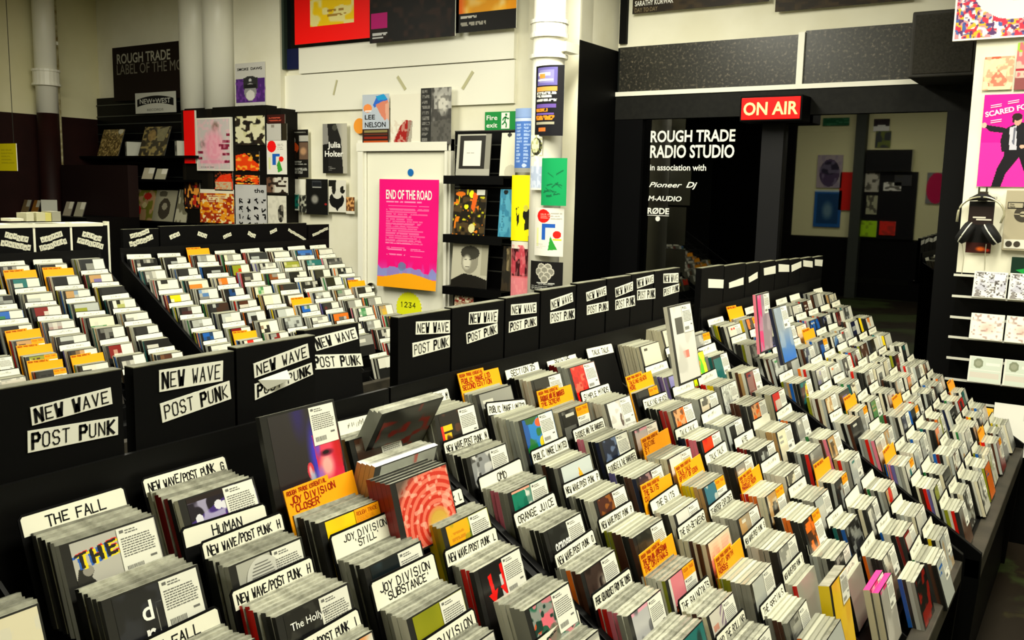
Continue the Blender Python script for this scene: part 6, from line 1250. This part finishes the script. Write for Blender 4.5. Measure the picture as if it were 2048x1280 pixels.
# cases -----------------------------------------------------------
def basecol(n): return (*lin(hexc(PAL[n])), 1)
COVERS = {}
def cover_mesh(key, rr, big):
    if key in PAL:
        a = rcover(rr, key, 40 if big else 16); d = None
    else:
        a, d = cov(key)
    P = lambda u, v: np.stack([.0104+0*u, u-.058, v+.0035], 1)
    return picture_mesh('cover_art', .126, .119, a, GLOSS, P), d
kk = 0
for c in IND:
    s = c['s']; o = bpy.data.objects.new('cd_case', ME_CASE if c['front'] else ME_INNER); link(o)
    M = Matrix.Translation((c['x'], c['y'], c['z'])) @ Matrix.Rotation(c['yaw'], 4, 'Z') @ Matrix.Rotation(c['lean'], 4, 'Y') @ Matrix.Translation((0, 0, -.125))
    o.matrix_world = M; o.color = basecol(c['sp'])
    step = ordw[min(s['k'], 10)]+' step'; cn = colname(s['u'], s['c'])
    if c['front']:
        me, d = cover_mesh(s['cover'] or 'grey', s['rr'], s['dep'] < 1.9)
        cv = bpy.data.objects.new('cover_art', me); link(cv, o)
        if s['st']:
            if s['cover'] not in ('acid',) : link(bpy.data.objects.new('price_sticker', ME_STK[s['st'] if s['cover'] != 'x' else 1]), o)
        o['_key'] = s['cover'] or ''
        base = d if d else 'CD with %s cover' % (s['cover'] or 'grey')
        lab = '%s, %s, %s' % (base, step, cn)
        if len(lab.split()) > 16: lab = '%s, %s' % (base, cn)
        if len(lab.split()) > 16: lab = base
        tag(o, lab, 'CD', 'front CDs in the '+UNAMES[s['u']] if 'UNAMES' in globals() else 'front CDs of the racks')
        if s['cover'] == 'dragnet':
            for ch, z_ in (('d', .062), ('r', .034)):
                T = Matrix.Translation((.0112, -.024, z_+.018)) @ Matrix.Rotation(math.pi/2, 4, 'Z') @ Matrix.Rotation(math.pi/2, 4, 'X')
                text_obj('cover_lettering', ch, .026, WHITEINK, cv, T, .02)
        if s['cover'] == 'holly':
            T = Matrix.Translation((.0112, -.05, .097)) @ Matrix.Rotation(math.pi/2, 4, 'Z') @ Matrix.Rotation(math.pi/2, 4, 'X')
            text_obj('cover_lettering', 'The Hollyw', .011, WHITEINK, cv, T, .01)
        if s['cover'] == 'orange_j':
            T = Matrix.Translation((.0112, -.046, .078)) @ Matrix.Rotation(math.pi/2, 4, 'Z') @ Matrix.Rotation(math.pi/2, 4, 'X')
            text_obj('cover_lettering', 'orange', .024, WHITEINK, cv, T, .03, sx=.62)
        if s['cover'] == 'whitecircle':
            b = MB(); b.disc((.0108, -.012, .088), (1, 0, 0), .034, .0005, 30); g = b.build('round_sticker', mat('clear_sticker', '#c4c4ba', .5), o)
            b = MB(); RR = random.Random(3)
            for i in range(11):
                zz = .112-i*.0045; w = math.sqrt(max(0, .030**2-(zz-.088)**2)); b.quad((.0116, -.012-w*.8, zz), (.0116, -.012+w*RR.uniform(.4, .8), zz), (.0116, -.012+w*.7, zz+.0015), (.0116, -.012-w*.8, zz+.0015))
            b.build('small_print', GREY_INK, g)
    else:
        tag(o, 'CD in the stack behind the front one, %s, %s' % (step, cn), 'CD', 'CDs behind the front one, %s, %s' % (step, cn))

def wfit(a, b, w):          # distance at which two pixels lie w apart along the rack
    A = at_x(*a, -1); B = at_x(*b, -1); return -w/(B.y-A.y)
ME_PINK = ME_CASE.copy(); ME_PINK.materials[0] = mat('hot_pink_card', '#f0307c', .6, .2)
def special(a, b, w, h, lean, key, spine, label, stk=1, t=1, n=1, cat='CD', x=None, fw=False):
    x0 = x or wfit(a, b, w); A = at_x(*a, x0)
    if x and not fw: w = at_x(*b, x0).y-A.y
    for i in range(n):
        o = bpy.data.objects.new('cd_case', ME_CASE); link(o)
        M = Matrix.Translation((x0-.0108*(n-1-i), A.y+w/2, A.z)) @ Matrix.Rotation(math.radians(lean), 4, 'Y') @ Matrix.Diagonal((t, w/.142, h/.125, 1)) @ Matrix.Translation((0, 0, -.125))
        o.matrix_world = M; o.color = basecol(spine)
        if i == n-1:
            me, d = cover_mesh(key, random.Random(3), True); link(bpy.data.objects.new('cover_art', me), o)
            if stk:
                sk = bpy.data.objects.new('price_sticker', ME_STK[stk]); link(sk, o); ky, kz = .142/w, .125/h
                sk.scale = (1, ky, kz); sk.location = (0, .066*(1-ky), .122*(1-kz))
            if key == 'pinkbox': o.data = ME_PINK
            tag(o, label, cat, None)
        else: tag(o, 'case tucked behind the '+label, cat, 'cases behind the '+label)
special((510, 836), (659, 794), .165, .20, -14, 'heart', 'charcoal', 'large dark upright CD with a red and violet face in close-up', 1, x=-1.13)
special((757, 822), (881, 790), .142, .125, 28, 'charcoal', 'silver', 'dark CD tipped forward over the gap after the face CD', 0, n=3, x=-1.09)
special((742, 930), (868, 893), .142, .125, 14, 'silver', 'tan', 'silver CD tipped forward beneath the dark tipped one', 0, n=4, x=-1.03)
special((770, 970), (884, 928), .142, .128, -16, 'swirl', 'dark red', 'CD with a red and orange marbled swirl', 0, n=5, x=-.985)
special((1326, 615), (1373, 603), .142, .19, -12, 'whitebig', 'white', 'tall white box set rising at the end of the middle rack', 1)
special((1505, 590), (1532, 583), .142, .20, -8, 'pinktall', 'pink', 'tall slim pink-spined box set in the studio-side rack', 1)
special((1536, 618), (1565, 614), .142, .17, -16, 'bluetall', 'navy', 'tall grey-blue box set beside the pink-spined one', 1)
special((1636, 1172), (1690, 1130), .142, .19, -12, 'plain_amber', 'yellow', 'tall amber yellow box set near the front rail', 1, t=2.4, x=-.47, fw=True)
special((1726, 1180), (1785, 1143), .142, .155, -14, 'pinkbox', 'cream', 'cream-spined set with hot pink top near the front rail', 1, t=1.5, n=1, x=-.415, fw=True)
special((1744, 1186), (1785, 1143), .142, .155, -14, 'pinkbox', 'cream', 'second cream-spined set with hot pink top, its front showing', 1, t=1.5, n=1, x=-.397, fw=True)
# the rest, too many to be told apart, as one object
v = []; f = []; col = []
def addq(q, c):
    n = len(v); v.extend(tuple(p) for p in q); f.append((n, n+1, n+2, n+3)); col.append(c)
LP_ = np.array(lin(hexc('#bdbda8'))); LT = np.array(lin(hexc('#1c1c1a'))); LS = np.array(lin(hexc('#dcdccc')))
for c in REST:
    s = c['s']; M = Matrix.Translation((c['x'], c['y'], c['z'])) @ Matrix.Rotation(c['yaw'], 4, 'Z') @ Matrix.Rotation(c['lean'], 4, 'Y') @ Matrix.Translation((0, 0, -.125))
    w, h, t = .142, .125, .0102; rr = s['rr']; k = R.uniform(.45, 1.05); Q = lambda *ps: [M @ Vector(p) for p in ps]; y0, y1 = -w/2, w/2  # random plastic tone carries the same painted glare variety
    addq(Q((0, y0, h), (t, y0, h), (t, y1, h), (0, y1, h)), LP_*k); addq(Q((0, y0, 0), (t, y0, 0), (t, y0, h), (0, y0, h)), np.array(basecol(c['sp'])[:3]))
    addq(Q((0, y1, 0), (0, y1, h), (t, y1, h), (t, y1, 0)), LP_*k); addq(Q((0, y0, 0), (0, y0, h), (0, y1, h), (0, y1, 0)), LT)
    addq(Q((t, y0, 0), (t, y1, 0), (t, y1, h), (t, y0, h)), LT if c['front'] else LP_*k*.8); addq(Q((0, y0, 0), (0, y1, 0), (t, y1, 0), (t, y0, 0)), LT)
    if c['front']:
        a = rcover(rr, s['cover'] if s['cover'] in PAL else 'grey', 6).c; 
        for i in range(3):
            for j in range(6):
                u0, u1 = y0+.013+.126*j/6, y0+.013+.126*(j+1)/6; z1, z0_ = h-.003-.06*i/3, h-.003-.06*(i+1)/3
                addq(Q((t+.0004, u0, z0_), (t+.0004, u1, z0_), (t+.0004, u1, z1), (t+.0004, u0, z1)), np.array(lin(tuple(a[i, j]))))
        if s['st']: addq(Q((t+.0008, .006, h-.066), (t+.0008, .066, h-.066), (t+.0008, .066, h-.003), (t+.0008, .006, h-.003)), LS)
me = bpy.data.meshes.new('cd_cases'); me.from_pydata(v, [], f); me.materials.append(GLOSS)
at = me.color_attributes.new('Col', 'FLOAT_COLOR', 'CORNER')
cc = np.concatenate([np.array(col), np.ones((len(col), 1))], 1); at.data.foreach_set('color', np.repeat(cc, 4, axis=0).astype(np.float32).ravel())
if f:
    o = bpy.data.objects.new('cd_cases', me); link(o); tag(o, 'the many further CDs packed edge-on in the black racks', 'CDs', None, 'stuff')
print('SECTIONS', len(SECT), 'cards', len(CARDS), 'cases', len(CASES), 'individual', len(IND), 'fronts', sum(c['front'] for c in IND))
